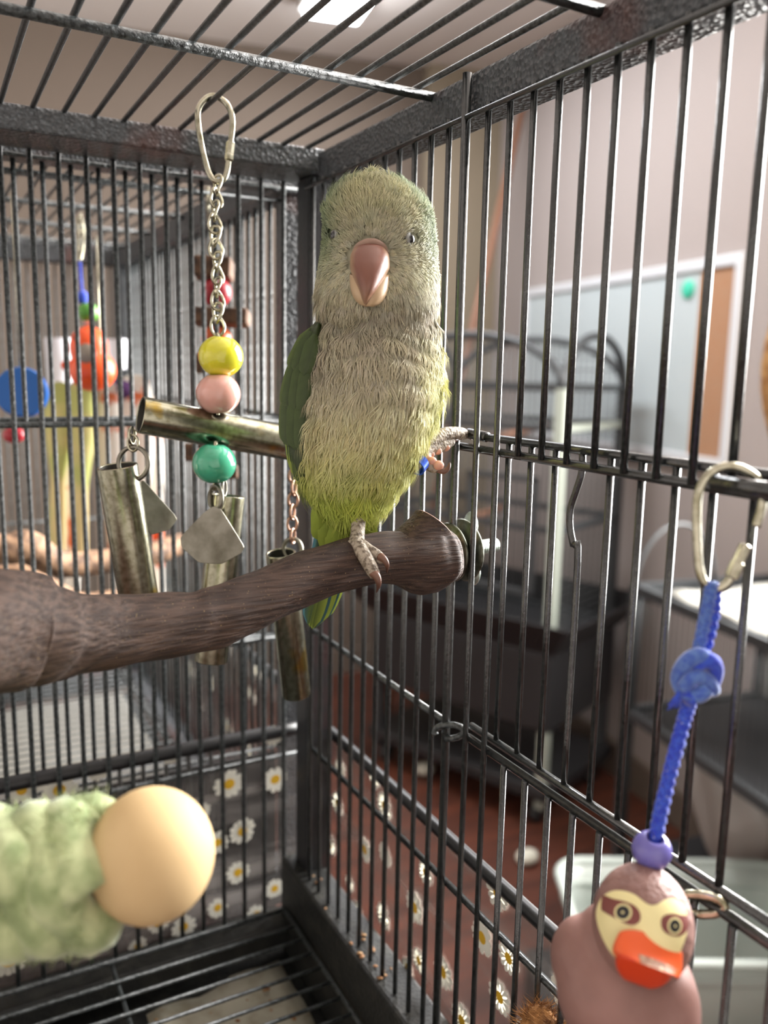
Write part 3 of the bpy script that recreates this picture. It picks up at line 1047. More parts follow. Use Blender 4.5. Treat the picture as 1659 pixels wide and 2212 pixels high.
# ------------------------------------------------------------------ the parrot
DB = 301.0
ROWS = np.array([  # y, left, right, depth radius mm, depth offset mm
    (382, 798, 812, 2, 2), (388, 772, 842, 7, 2), (400, 746, 868, 11.5, 2), (420, 724, 896, 15, 1.5), (450, 709, 919, 17.5, 1), (485, 704, 932, 19, 0),
    (520, 702, 937, 19.5, 0), (560, 697, 938, 19.5, 0), (600, 690, 942, 20.3, 0), (640, 685, 943, 20.6, 0.3), (672, 687, 941, 19.3, 1), (700, 692, 935, 17.2, 2), (725, 688, 939, 17.6, 2.2), (760, 683, 946, 19.6, 1.6),
    (800, 679, 951, 21.5, 1), (850, 674, 950, 22.5, 0.5), (900, 664, 938, 22.5, 0.5), (950, 655, 918, 21.5, 1), (1000, 650, 893, 19.5, 2), (1040, 652, 868, 17, 3.5), (1075, 672, 842, 13.5, 5), (1100, 694, 822, 10.5, 6),
    (1125, 722, 806, 7, 7), (1142, 744, 792, 3.5, 8), (1150, 765, 774, 1, 8)], float)


def row(y):
    return [np.interp(y, ROWS[:, 0], ROWS[:, k]) for k in range(1, 5)]


def surf(y, th, off=0.0):
    """body surface; th = 90 degrees faces the camera"""
    l, r, b, d = row(y)
    cx, a = (l + r) / 2, (r - l) / 2
    return at(cx + (a + off / DB * F_PX) * math.cos(th), y, DB + d - (b + off) * math.sin(th))


def frame_at(y, th):
    p = surf(y, th)
    ty = surf(y + 3, th) - surf(y - 3, th)
    tt = surf(y, th + 0.05) - surf(y, th - 0.05)
    ty /= np.linalg.norm(ty) + 1e-9
    tt /= np.linalg.norm(tt) + 1e-9
    n = np.cross(ty, tt)
    c = at((row(y)[0] + row(y)[1]) / 2, y, DB + row(y)[3])
    if n @ (p - c) < 0:
        n = -n
    n /= np.linalg.norm(n) + 1e-9
    return p, ty, tt, n


CROWN, FOREH, CHEEK, THROAT, BREAST, BELLY, VENT, LIT_SIDE, EYEZ = (np.array(lin(*c)[:3]) for c in (
    (188, 184, 148), (184, 180, 154), (207, 202, 175), (194, 186, 164), (206, 198, 172), (224, 214, 166), (190, 202, 100), (220, 218, 136), (150, 162, 128)))


def body_color(px, py):
    ys = [385, 440, 500, 600, 690, 760, 850, 950, 1020, 1070, 1150]
    cs = [CROWN, CROWN, FOREH, CHEEK, THROAT, THROAT, BREAST, BELLY, BELLY * 0.5 + VENT * 0.5, VENT, VENT]
    c = np.array([np.interp(py, ys, [q[k] for q in cs]) for k in range(3)])
    l, r, _, _ = row(py)
    e = (px - (l + r) / 2) / max((r - l) / 2, 1)
    if py < 620:
        w = max(0, min(1, (abs(e) - 0.62) / 0.3)) * max(0, min(1, (620 - py) / 90))
        c = c * (1 - w) + EYEZ * w
    elif py > 700:
        w = max(0, min(1, (e - 0.55) / 0.4)) * max(0, min(1, (py - 700) / 120)) * 0.8
        c = c * (1 - w) + LIT_SIDE * w  # yellow window light on the right flank, painted into the plumage colour
        w = max(0, min(1, (-e - 0.6) / 0.4)) * max(0, min(1, (py - 950) / 80)) * 0.8
        c = c * (1 - w) + VENT * w
    return c


bird = thing('parrot', 'grey-breasted green parrot perched on the branch with one foot on the bars', 'parrot', at(790, 1190, 299))
ys = np.concatenate([np.linspace(382, 420, 8), np.linspace(430, 1110, 60), np.linspace(1118, 1150, 6)])
pts, cols = [], []
for y in ys:
    l, r, _, _ = row(y)
    for k in range(56):
        th = 2 * math.pi * k / 56
        pts.append(surf(y, th, -0.6))
        bk = max(0.0, min(1.0, (-math.sin(th) - 0.15) / 0.3))
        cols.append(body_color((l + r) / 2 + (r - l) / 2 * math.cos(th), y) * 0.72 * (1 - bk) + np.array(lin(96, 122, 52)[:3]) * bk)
g = G().grid(np.array(pts).reshape(len(ys), 56, 3), closed_u=True)
n0 = 0
g.f.append(tuple(range(55, -1, -1)))
g.f.append(tuple((len(ys) - 1) * 56 + k for k in range(56)))
g.mi += [0, 0]
body = g.obj('body', 'body_skin', bird, col=cols)

BEAKC = (799.0, 560.0)
# plumage: small soft feathers, each a spray of fine barbs
FV, FF, FC = [], [], []
cnt = 0


def add_barb(p0, d, n, L, w, c0, c1, curl):
    global cnt
    side = np.cross(d, n)
    side /= np.linalg.norm(side) + 1e-9
    pm = p0 + d * L * 0.55 + n * (L * 0.10)
    pt = p0 + d * L + n * (L * (0.10 - curl))
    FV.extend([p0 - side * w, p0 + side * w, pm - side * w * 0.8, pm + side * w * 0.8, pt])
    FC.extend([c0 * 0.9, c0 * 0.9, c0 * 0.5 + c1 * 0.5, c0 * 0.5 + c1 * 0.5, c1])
    FF.extend([(cnt, cnt + 1, cnt + 3, cnt + 2), (cnt + 2, cnt + 3, cnt + 4)])
    cnt += 5


def feather(y, th, scale=1.0):
    p, ty, tt, n = frame_at(y, th)
    l, r, _, _ = row(y)
    px = (l + r) / 2 + (r - l) / 2 * math.cos(th)
    dx, dy = px - BEAKC[0], y - BEAKC[1]
    front = math.sin(th)
    if y < 690 and front > -0.2:
        rr_ = math.hypot(dx, dy) + 1e-6
        ux, uy = dx / rr_, dy / rr_
        if dy < 0:
            w = 1.0
        else:
            w = max(0, 1 - dy / 130)
        a_, b_ = -ux * w, uy * w + (1 - w)
        if rr_ < 46 and dy > -60:
            return
        if math.hypot(px - 887, (y - 517) * 0.8) < 15 or math.hypot(px - 722, (y - 508) * 0.8) < 13:
            return
        L = np.interp(rr_, [40, 110, 200], [2.6, 4.6, 6.2]) * (1.3 if y < 480 else 1.0)
    elif y < 560:
        a_, b_ = 0.0, 1.0
        L = 5.0
    else:
        a_, b_ = random.gauss(0, 0.12), 1.0
        L = np.interp(y, [560, 700, 800, 1000, 1150], [6.0, 7.2, 8.6, 9.5, 8.0])
    d = tt * a_ + ty * b_
    d /= np.linalg.norm(d) + 1e-9
    L *= random.uniform(0.85, 1.45) * scale
    base = body_color(px, y) * random.uniform(0.82, 1.12)
    base = base * np.array([random.uniform(0.96, 1.04), 1, random.uniform(0.92, 1.06)])
    sd = np.cross(d, n)
    cl_ = math.sin(y * 0.16 + 5.1 * th + 1.7 * math.sin(3 * th + y * 0.03)) + 0.7 * math.sin(y * 0.093 - 8.3 * th)
    p = p + n * (0.38 * cl_ * min(1, max(0, (y - 600) / 80)) + 0.15)
    lift = random.uniform(0.02, 0.20) + (0.16 if y < 470 else 0) + (0.10 * cl_ if y > 640 else 0)
    nb_ = 12
    for k in range(nb_):
        u = (k + 0.5) / nb_ * 2 - 1
        d2 = d + sd * (u * 0.50 + random.gauss(0, 0.12)) + n * (lift + random.uniform(-0.05, 0.07))
        d2 /= np.linalg.norm(d2)
        p0 = p + sd * (u * 0.10 * L) + n * 0.15 - d * 0.2 * L
        tip = np.minimum(base * random.uniform(1.05, 1.5), 0.85)
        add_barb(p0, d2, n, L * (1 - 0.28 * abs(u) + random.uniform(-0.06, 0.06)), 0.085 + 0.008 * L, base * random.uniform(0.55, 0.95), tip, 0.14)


y = 386.0
while y < 1146:
    l, r, b, _ = row(y)
    a_mm = (r - l) / 2 * DB / F_PX
    circ = math.pi * (a_mm + b) * (1.0 if True else 2)
    step = 3.0 if y < 640 else 4.2
    nfe = max(3, int(circ / (1.75 if y < 640 else 2.3)))
    for k in range(nfe):
        th = math.radians(-28 + 236 * (k + random.random()) / nfe)
        feather(y + random.uniform(-6, 6), th)
    y += step / DB * F_PX * 0.62
# wispy trousers round the raised leg and the standing leg
for k in range(60):
    feather(random.uniform(1040, 1140), math.radians(random.uniform(20, 160)), 1.25)
g = G()
g.v, g.f, g.mi, g.n = [np.array(FV)], FF, [0] * len(FF), len(FV)
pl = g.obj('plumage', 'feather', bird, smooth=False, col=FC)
pl['kind'] = 'stuff'


def big_feather(root, tip, width, nrm, c0, c1, bend=0.0, nx=9):
    """one flight feather: a cambered blade with a raised shaft"""
    root, tip, nrm = np.array(root, float), np.array(tip, float), np.array(nrm, float)
    d = tip - root
    L = np.linalg.norm(d)
    d /= L
    sd = np.cross(d, nrm)
    sd /= np.linalg.norm(sd)
    nn = np.cross(sd, d)
    rows_, cc_ = [], []
    for i in range(nx + 1):
        t = i / nx
        w = width * (min(1, t * 3 + 0.25)) * math.sqrt(max(0.0, 1 - max(0, (t - 0.72) / 0.28) ** 2)) + 0.08
        c = root + d * (L * t) + nn * (bend * math.sin(math.pi * t))
        rw = []
        for u in (-1, -0.5, -0.06, 0.06, 0.5, 1):
            rw.append(c + sd * (w * u) + nn * (-0.14 * width * u * u + (0.12 if abs(u) < 0.1 else 0)))
            cc_.append((np.array(c0) * (1 - abs(u)) + np.array(c1) * abs(u)) * (0.9 + 0.2 * random.random()))
        rows_.append(rw)
    return G().grid(rows_), cc_


GREEN, GREEN2, YEL, BLUE, DARK = (np.array(lin(*c)[:3]) for c in ((56, 70, 36), (82, 98, 48), (154, 172, 72), (56, 96, 108), (44, 60, 34)))
# folded wing on the shaded side
wing = G()
wy = [688, 720, 760, 820, 880, 940, 990, 1030, 1046]
wo = [686, 662, 640, 618, 612, 613, 618, 640, 662]
wi = [700, 700, 696, 690, 686, 684, 682, 678, 668]
rows_, cw = [], []
for y in np.linspace(688, 1046, 22):
    o_, i_ = np.interp(y, wy, wo), np.interp(y, wy, wi)
    rw = []
    for k in range(18):
        th = math.pi * 2 * k / 18
        rw.append(at((o_ + i_) / 2 + (i_ - o_) / 2 * math.cos(th), y, 306 - 13 * math.sin(th) * min(1, (i_ - o_) / 40 + 0.2)))
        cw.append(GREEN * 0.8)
    rows_.append(rw)
wing_o = G().grid(rows_, closed_u=True).obj('wing', 'flight_feather', bird, col=cw)
# covert rows then long flight feathers, all lying down the wing
for rowk, (y0, y1, n_, wd, L) in enumerate(((700, 790, 5, 2.6, 90), (760, 860, 6, 2.9, 110), (830, 940, 6, 3.2, 120))):
    for k in range(n_):
        t = (k + 0.5) / n_
        y = y0 + (y1 - y0) * 0.35 * t
        o_, i_ = np.interp(y, wy, wo), np.interp(y, wy, wi)
        yt = y + L
        o2, i2 = np.interp(yt, wy, wo), np.interp(yt, wy, wi)
        th = math.radians(195 - 150 * t)
        f_ = lambda o1, i1, yy, lift: at((o1 + i1) / 2 + ((i1 - o1) / 2 + lift) * math.cos(th), yy, 306 - (13 + lift * 0.16) * math.sin(th))
        a, b = f_(o_, i_, y, 1), f_(o2, i2, yt, 5)
        cen = at((o_ + i_) / 2, y, 306)
        gg, c_ = big_feather(a, b, wd, a - cen, GREEN * random.uniform(0.85, 1.1), GREEN2 * 1.25 if t < 0.4 else GREEN * 1.45, 0.6)
        gg.obj('covert_feather', 'flight_feather', wing_o, col=c_)
for k in range(7):
    t = k / 6
    a = at(626 + 42 * t, 900 + 10 * t, 300 - 5 * math.sin(t * 3))
    b = at(637 + 30 * t, 1022 + 30 * math.sin(t * 2.6), 301 - 4 * math.sin(t * 3))
    gg, c_ = big_feather(a, b, 2.3, a - at(650, 900, 312), GREEN * random.uniform(0.8, 1.1), YEL if k < 2 else (BLUE if k > 4 else GREEN2), 0.8)
    gg.obj('flight_feather', 'flight_feather', wing_o, col=c_)
# the other wing, folded behind the lit side
rows_, cw = [], []
for y in np.linspace(700, 1035, 20):
    r_e = row(y)[1]
    t = (y - 700) / 335
    rw = []
    for k in range(18):
        th = math.pi * 2 * k / 18
        rw.append(at(r_e - 22 - 30 * t + 20 * math.sin(math.pi * (0.15 + 0.8 * t)) * math.cos(th), y, 315 + 2 * t - 9 * math.sin(th) * math.sin(math.pi * (0.12 + 0.82 * t))))
        cw.append(GREEN)
    rows_.append(rw)
G().grid(rows_, closed_u=True).obj('wing', 'flight_feather', bird, col=cw)
# tail
tail = None
tp = at(742, 1092, 309)
for k in range(8):
    t = k / 7
    root = at(712 + 70 * t, 1088 + 8 * math.sin(3 * t), 308 + 3 * t)
    tip = at(664 + 36 * t, 1362 - 34 * abs(t - 0.35), 328 + 4 * t)
    gg, c_ = big_feather(root, tip, 3.3, at(720, 1100, 290) - at(720, 1100, 320), GREEN2 * random.uniform(0.9, 1.3), YEL if k % 3 else BLUE, 1.5, 12)
    if tail is None:
        tail = gg.obj('tail', 'flight_feather', bird, col=c_)
    else:
        gg.obj('tail_feather', 'flight_feather', tail, col=c_)
for k in range(7):
    t = k / 6
    root = at(690 + 90 * t, 1080, 302 + 3 * math.sin(5 * t))
    tip = at(690 + 115 * t - 10 * math.sin(3 * t), 1170 + 38 * math.sin(math.pi * min(1, t * 1.2)), 311)
    gg, c_ = big_feather(root, tip, 3.0, at(720, 1100, 290) - at(720, 1100, 320), YEL * random.uniform(0.9, 1.2), YEL * 1.15, 1.0)
    gg.obj('undertail_feather', 'flight_feather', tail, col=c_)

# beak -------------------------------------------------------------
BK = np.array(lin(128, 84, 70)[:3])
BKT = np.array(lin(208, 178, 142)[:3])
BKD = np.array(lin(150, 100, 92)[:3])


def beak_part(sections, arc0, arc1, n=22):
    """sections: (cx, cy, half width px, thickness mm, depth mm); bowed cross-sections"""
    rows_, cc_ = [], []
    sec = np.array(sections, float)
    for t in np.linspace(0, 1, 22):
        x = t * (len(sec) - 1)
        cx, cy, hw, th_, dp = [np.interp(x, range(len(sec)), sec[:, k]) for k in range(5)]
        rw = []
        for k in range(n):
            a = math.radians(arc0 + (arc1 - arc0) * k / (n - 1))
            rw.append(at(cx + hw * math.cos(a), cy - 0.12 * hw * math.sin(a), dp - th_ * math.sin(a)))
            e = abs(math.cos(a))
            c = BK * (1 - max(0, (t - 0.55) / 0.45) * 0.5) + BKT * max(0, (t - 0.55) / 0.45) * 0.5
            w = max(0, (e - 0.72) / 0.28) * (0.35 + 0.65 * t)
            c = c * (1 - w) + BKT * w
            if t < 0.12:
                c = c * 0.5 + BKD * 0.5
            cc_.append(c)
        rows_.append(rw)
    return G().grid(rows_), cc_


DF = 301 - 19.5
gg, c_ = beak_part([(799, 526, 12, 1.5, DF + 1.0), (799, 533, 30, 4.0, DF + 0.8), (799, 552, 41, 6.5, DF + 0.5), (799, 578, 42, 8.6, DF - 0.2), (797, 605, 32, 9.2, DF - 1.0),
                    (795, 628, 20, 8.0, DF - 2.0), (791, 645, 10, 6.0, DF - 2.6), (790, 656, 3.5, 4.0, DF - 2.6), (789.5, 658, 0.6, 2.6, DF - 2.6)], 0, 180)
gg.obj('upper_beak', 'beak', bird, col=c_, solid=0.5)
# lower mandible: a scoop under the hook
rows_, cc_ = [], []
for t in np.linspace(0, 1, 12):
    cy = 592 + 69 * t
    hw = 40 * math.sqrt(max(0.0, 1 - (t * 0.985) ** 3.0)) + 0.5
    rw = []
    for k in range(18):
        a = math.pi * k / 17
        rw.append(at(798 + hw * math.cos(a), cy + 6 * math.sin(a) * (1 - t), DF - 0.5 - (1.5 + 4.6 * math.sin(math.pi * (0.15 + 0.6 * t))) * math.sin(a)))
        cc_.append(BKT * (0.8 + 0.15 * t))
    rows_.append(rw)
G().grid(rows_).obj('lower_beak', 'beak', bird, col=cc_, solid=0.7)
G().ell(at(799, 612, DF - 1.2), [RIGHT, DOWN, FWD], (5.6, 5.6, 3.6), 18, 10).obj('mouth', 'mouth', bird)
# cere with nostrils above the beak
gc = G()
gc.tube([at(762, 548, DF + 0.6), at(772, 533, DF - 0.4), at(786, 525, DF - 1.6), at(800, 522, DF - 2.0), at(814, 524, DF - 1.6), at(828, 532, DF - 0.4), at(838, 547, DF + 0.6)],
        [0.5, 0.9, 1.1, 1.1, 1.1, 0.9, 0.5], 12, smooth=4)
gc.obj('cere', 'cere', bird)
# eyes on the sides of the head
for px, py, sx in ((722, 508, -1), (887, 517, 1)):
    l, r, _, _ = row(py)
    th = math.acos(max(-1, min(1, (px - (l + r) / 2) / ((r - l) / 2))))
    p, ty, tt, n = frame_at(py, th)
    axis = n * 0.45 + RIGHT * sx * 0.9
    axis /= np.linalg.norm(axis)
    c = p - axis * 0.55
    ey = G().lathe([(0, 1.9), (0.9, 1.75), (1.7, 1.2), (2.1, 0.3), (2.0, -1.2)], c, axis, 20).obj('eye', 'eye_dark', bird)
    G().lathe([(1.95, 0.7), (2.2, 0.6), (2.35, 0.1), (2.3, -0.6), (1.9, -0.5)], c, axis, 24).obj('eye_ring', 'eye_ring', ey)

# feet --------------------------------------------------------------
CL0, CL1 = np.array(lin(128, 92, 76)[:3]), np.array(lin(70, 46, 38)[:3])


def toe(parent, path, rads, claw_path, claw_r, pads=()):
    t_ = G().tube(path, rads, 14, smooth=6).obj('toe', 'scale_skin', parent)
    g_ = G().tube(claw_path, claw_r, 10, smooth=5)
    nv = len(np.concatenate(g_.v)) // 10
    cc_ = [CL0 * (1 - i / nv) + CL1 * (i / nv) for i in range(nv) for _ in range(10)]
    g_.obj('claw', 'claw', t_, col=cc_)
    for c, r in pads:
        G().ell(c, [RIGHT, DOWN, FWD], (r * 1.1, r * 0.95, r), 14, 9).obj('toe_pad', 'toe_pad', t_)


leg = G().tube([at(775, 1120, 300), at(773, 1145, 297.5), at(771, 1165, 295), at(770, 1180, 292.5), at(768, 1190, 291)], [2.6, 2.5, 2.7, 3.3, 3.2], 16, smooth=6).obj('leg', 'scale_skin', bird)
toe(leg, [at(770, 1176, 291.5), at(784, 1196, 287.6), at(797, 1218, 285.8), at(806, 1236, 286.4), at(808, 1246, 287.2)], [2.7, 2.5, 2.4, 2.25, 1.5],
    [at(805, 1236, 285.6), at(814, 1246, 284.6), at(818, 1262, 285.0), at(813, 1280, 287.0)], [1.7, 1.4, 0.95, 0.2])
toe(leg, [at(776, 1176, 292), at(795, 1188, 290.2), at(812, 1198, 289), at(821, 1207, 289.2), at(823, 1213, 290)], [2.5, 2.2, 2.05, 1.9, 1.2],
    [at(820, 1202, 288.0), at(830, 1209, 287), at(836, 1221, 287.2), at(836, 1238, 288.6)], [1.5, 1.25, 0.85, 0.2])
toe(leg, [at(766, 1178, 292), at(750, 1186, 293), at(736, 1193, 297), at(728, 1199, 303)], [2.6, 2.3, 2.1, 1.6],
    [at(731, 1196, 301), at(724, 1203, 305), at(722, 1212, 308)], [1.2, 0.8, 0.2])
toe(leg, [at(768, 1176, 294), at(760, 1180, 299), at(756, 1185, 305), at(756, 1194, 309)], [2.5, 2.2, 2.0, 1.5],
    [at(756, 1188, 307), at(755, 1200, 310), at(756, 1212, 310)], [1.2, 0.8, 0.2])

leg2 = G().tube([at(880, 1012, 300), at(894, 1004, 302), at(904, 990, 306), at(914, 975, 310), at(924, 962, 312)], [2.6, 2.5, 2.8, 3.4, 3.2], 16, smooth=6).obj('leg', 'scale_skin', bird)
toe(leg2, [at(920, 964, 311), at(938, 949, 313.5), at(962, 938, 317), at(985, 936, 321), at(1000, 938, 324), at(1007, 943, 325)], [3.0, 2.7, 2.6, 2.5, 2.3, 1.4],
    [at(1003, 938, 324.5), at(1013, 944, 326), at(1019, 950, 327.5)], [1.3, 0.8, 0.2])
toe(leg2, [at(920, 968, 311.5), at(938, 967, 314), at(958, 960, 317), at(974, 953, 320)], [3.0, 2.6, 2.5, 2.0],
    [at(970, 952, 319), at(983, 949, 321), at(993, 950, 323)], [1.4, 1.1, 0.3],
    [(at(930, 981, 311.5), 1.5), (at(945, 974, 313.5), 1.6), (at(962, 966, 316.5), 1.7)])
toe(leg2, [at(914, 978, 309), at(922, 996, 308), at(934, 1008, 308), at(945, 1013, 308.5)], [2.6, 2.3, 2.2, 1.7],
    [at(945, 1014, 308.5), at(958, 1018, 308.5), at(967, 1013, 308.5), at(971, 1003, 308.5), at(971, 998, 308.5)], [1.2, 1.1, 0.85, 0.5, 0.15],
    [(at(922, 989, 307), 1.5), (at(933, 996, 306.6), 1.7), (at(947, 1005, 306.6), 1.9)])
axl = at(914, 975, 310) - at(893, 1003, 306)
axl /= np.linalg.norm(axl)
G().lathe([(3.3, -1.7), (3.9, -1.7), (3.9, 1.7), (3.3, 1.7)], at(901, 1002, 302.5), axl, 28, closed=True).obj('leg_band', 'band_blue', bird, autosharp=40)

# ------------------------------------------------------------------ chime toy with beads and steel tubes
def pxmm(dep):
    return dep / F_PX


def oval_link(c, axis, side, hl, hw, r, n=22, twist=0.0):
    axis, side = np.array(axis, float), np.array(side, float)
    axis /= np.linalg.norm(axis)
    side = side - axis * (side @ axis)
    side /= np.linalg.norm(side)
    w = np.cross(axis, side)
    pts = []
    for t in np.linspace(0, 2 * math.pi, n, endpoint=False):
        x, y_ = math.sin(t) * hw, math.cos(t) * hl
        a = twist * y_ / hl
        pts.append(c + axis * y_ + (side * math.cos(a) + w * math.sin(a)) * x)
    return G().tube(pts, r, 8, closed=True)


def bead(name, parent, c, axis, r, mt, hole=0.28):
    prof = []
    for t in np.linspace(math.radians(24), math.radians(156), 16):
        prof.append((r * math.sin(t), -r * math.cos(t) * 0.94))
    hr = r * hole
    prof = [(hr, -r * 0.55), (hr, -r * 0.84)] + prof + [(hr, r * 0.84), (hr, r * 0.55)]
    return G().lathe(prof, c, axis, 32).obj(name, mt, parent)


def pipe(a, b, ro, ri, n=36):
    a, b = np.array(a), np.array(b)
    L = np.linalg.norm(b - a)
    g_ = G().lathe([(ro, 0.3), (ro, L - 0.3), (ro - 0.15, L), (ri + 0.15, L), (ri, L - 0.3)], a, (b - a) / L, n, mi=0)
    g_.lathe([(ri, L - 0.3), (ri, 0.3)], a, (b - a) / L, n, mi=1)
    g_.lathe([(ri, 0.3), (ri + 0.15, 0), (ro - 0.15, 0), (ro, 0.3)], a, (b - a) / L, n, mi=0)
    return g_


UP = np.array([0, 0, 1.0])
toy = thing('chime_toy', 'hanging bird toy of steel tubes and glossy yellow, pink and green beads', 'bird toy', at(465, 208, 352))
cp = [(446, 212), (432, 228), (427, 250), (431, 290), (441, 340), (452, 375), (465, 391), (479, 391), (489, 375), (494, 345), (498, 310), (502, 275), (501, 250), (491, 226), (473, 211), (459, 207)]
car = G().tube([at(x, y, 352 + 0.02 * (x - 465)) for x, y in cp], 1.22, 12, closed=True, smooth=4).obj('carabiner', 'nickel', toy)
a, b = at(494.5, 346, 352.5), at(498.5, 306, 352.5)
G().lathe([(1.2, -0.5), (1.85, 0), (1.9, 2), (1.75, 2.3), (1.9, 2.6), (1.9, np.linalg.norm(b - a) - 0.5), (1.3, np.linalg.norm(b - a))], a, b - a, 8).obj('sleeve_nut', 'nickel', car, smooth=False)
chain = None
nl = 12
for k in range(nl):
    y = 400 + 27.6 * k
    x = 472 - 6 * math.sin(k * 0.5) * (k < 7) - 2
    c = at(x, y, 351)
    aa = math.radians(38 if k % 2 else -52) + 0.25 * math.sin(k * 2.1)
    sd = RIGHT * math.cos(aa) + FWD * math.sin(aa)
    lk = oval_link(c, -DOWN + RIGHT * 0.08 * (-1) ** k, sd, 4.2, 2.8, 0.66, twist=0.5)
    if chain is None:
        chain = lk.obj('chain', 'nickel', toy)
    else:
        lk.obj('chain_link', 'nickel', chain)
bead('bead', toy, at(477, 770, 350), UP + RIGHT * 0.06, 9.2, 'bead_yellow')
bead('bead', toy, at(471.5, 851, 350), UP - RIGHT * 0.05, 9.1, 'bead_pink')
bead('bead', toy, at(463, 1001, 350), UP + RIGHT * 0.02, 9.0, 'bead_green')
ta, tb = at(303, 896, 341), at(650, 962, 374)
pipe(ta, tb, 7.5, 6.7).obj('cross_tube', ['tube_steel', 'tube_inside'], toy)
tax = (tb - ta) / np.linalg.norm(tb - ta)


def chime(top, bot, r, ringc, ring_r, ring_n, plate, links):
    t_ = pipe(top, bot, r, r - 0.8).obj('chime_tube', ['tube_steel', 'tube_inside'], toy)
    ring_n = np.array(ring_n, float)
    u = np.cross(ring_n, UP)
    u /= np.linalg.norm(u)
    w = np.cross(ring_n, u)
    w /= np.linalg.norm(w)
    G().tube([np.array(ringc) + ring_r * (math.cos(t) * u + math.sin(t) * w) for t in np.linspace(0, 2 * math.pi, 30, endpoint=False)], 0.95, 9, closed=True).obj('split_ring', 'plate_steel', t_)
    for c, ax_, sd, mt in links:
        oval_link(c, ax_, sd, 3.3, 2.1, 0.6).obj('chain_link', mt, t_)
    if plate is not None:
        n = len(plate)
        g_ = G().add(plate, [tuple(range(n))])
        g_.obj('jingle_plate', 'plate_steel', toy, smooth=False, solid=0.9, bevel=0.2)


def rounded(pts, dep_fn, k=4):
    """closed rounded outline through pixel corner points"""
    out = []
    n = len(pts)
    for i in range(n):
        p0, p1, p2 = (np.array(pts[(i + j) % n], float) for j in (-1, 0, 1))
        for t in np.linspace(0, 1, k):
            a_, b_ = p1 + (p0 - p1) * 0.16, p1 + (p2 - p1) * 0.16
            out.append((1 - t) ** 2 * a_ + 2 * t * (1 - t) * p1 + t * t * b_)
    return [at(x, y, dep_fn(x, y)) for x, y in out]


chime(at(253, 1006, 342), at(318, 1400, 362), 8.05, at(288, 1001, 343), 6.7, FWD * 0.97 + RIGHT * 0.25,
      rounded([(304, 1030), (384, 1120), (366, 1144), (326, 1156), (308, 1120)], lambda x, y: 350 + 0.12 * (x - 300)),
      [(at(285, 941, 342), UP, RIGHT * 0.3 + FWD, 'nickel'), (at(287, 957, 342), UP, RIGHT, 'nickel')])
chime(at(493, 1070, 357), at(455, 1428, 362), 7.0, at(466, 1076, 349.5), 5.2, RIGHT * 0.75 + FWD * 0.6,
      rounded([(461, 1093), (478, 1100), (528, 1180), (522, 1195), (478, 1219), (430, 1216), (392, 1182), (390, 1160), (440, 1108)], lambda x, y: 346 - 0.02 * (x - 460)),
      [(at(484, 1055, 352), UP, FWD + RIGHT * 0.2, 'plate_steel')])
lk3 = []
for k in range(7):
    lk3.append((at(633 + 2 * math.sin(k), 1002 + 26 * k, 372), UP, RIGHT * (1 if k % 2 else 0.35) + FWD * (0.3 if k % 2 else 1), 'copper_link'))
chime(at(606, 1194, 369), at(640, 1500, 389), 6.5, at(632, 1186, 372), 4.6, FWD + RIGHT * 0.5,
      rounded([(640, 1190), (676, 1240), (664, 1262), (636, 1256)], lambda x, y: 377), lk3)
# wire core running through the beads
G().tube([at(470, 720, 350.5), at(477, 770, 350), at(472, 850, 350), at(468, 925, 352), at(463, 1000, 350), at(465, 1060, 350)], 0.9, 8, smooth=4).obj('core_wire', 'nickel', toy)

# ------------------------------------------------------------------ rubber sloth-faced duck on a blue rope
dk = thing('duck_toy', 'brown rubber duck toy with a cream mask face and orange bill on a blue rope', 'bird toy', at(1400, 1880, 215))
DD = 215.0
cp = [(1633, 1138), (1643, 1105), (1649, 1066), (1636, 1034), (1600, 1011), (1562, 1008), (1528, 1028), (1509, 1065), (1505, 1112), (1506, 1180), (1511, 1232), (1524, 1262), (1548, 1271), (1568, 1261), (1582, 1240), (1596, 1208), (1610, 1176)]
car2 = G().tube([at(x, y, 211 + 0.012 * (1580 - x)) for x, y in cp], 1.12, 12, smooth=5).obj('carabiner', 'nickel', dk)
a, b = at(1578, 1250, 211), at(1611, 1176, 211)
L = np.linalg.norm(b - a)
G().lathe([(1.1, 0), (1.75, 0.3), (1.8, 4.4), (1.5, 4.6), (1.5, L - 0.3), (1.1, L)], a, b - a, 10).obj('sleeve_nut', 'nickel', car2, smooth=False)


def braid(parent, path, R_, n_str, mt, turns, name='rope'):
    P0, _ = spline(np.array(path), np.ones(len(path)), 14)
    core = G().tube(P0, R_ * 0.72, 10).obj(name, mt, parent)
    t = np.gradient(P0, axis=0)
    t /= np.linalg.norm(t, axis=1)[:, None]
    for s in range(n_str):
        pts = []
        hand = 1 if s % 2 else -1
        for i in range(len(P0)):
            u = np.cross(t[i], FWD)
            u /= np.linalg.norm(u)
            w = np.cross(t[i], u)
            a_ = hand * (2 * math.pi * turns * i / len(P0)) + 2 * math.pi * s / n_str
            pts.append(P0[i] + R_ * (0.62 + 0.08 * math.sin(5 * a_)) * (math.cos(a_) * u + math.sin(a_) * w))
        G().tube(pts, R_ * 0.36, 6).obj('strand', mt, core)
    return core


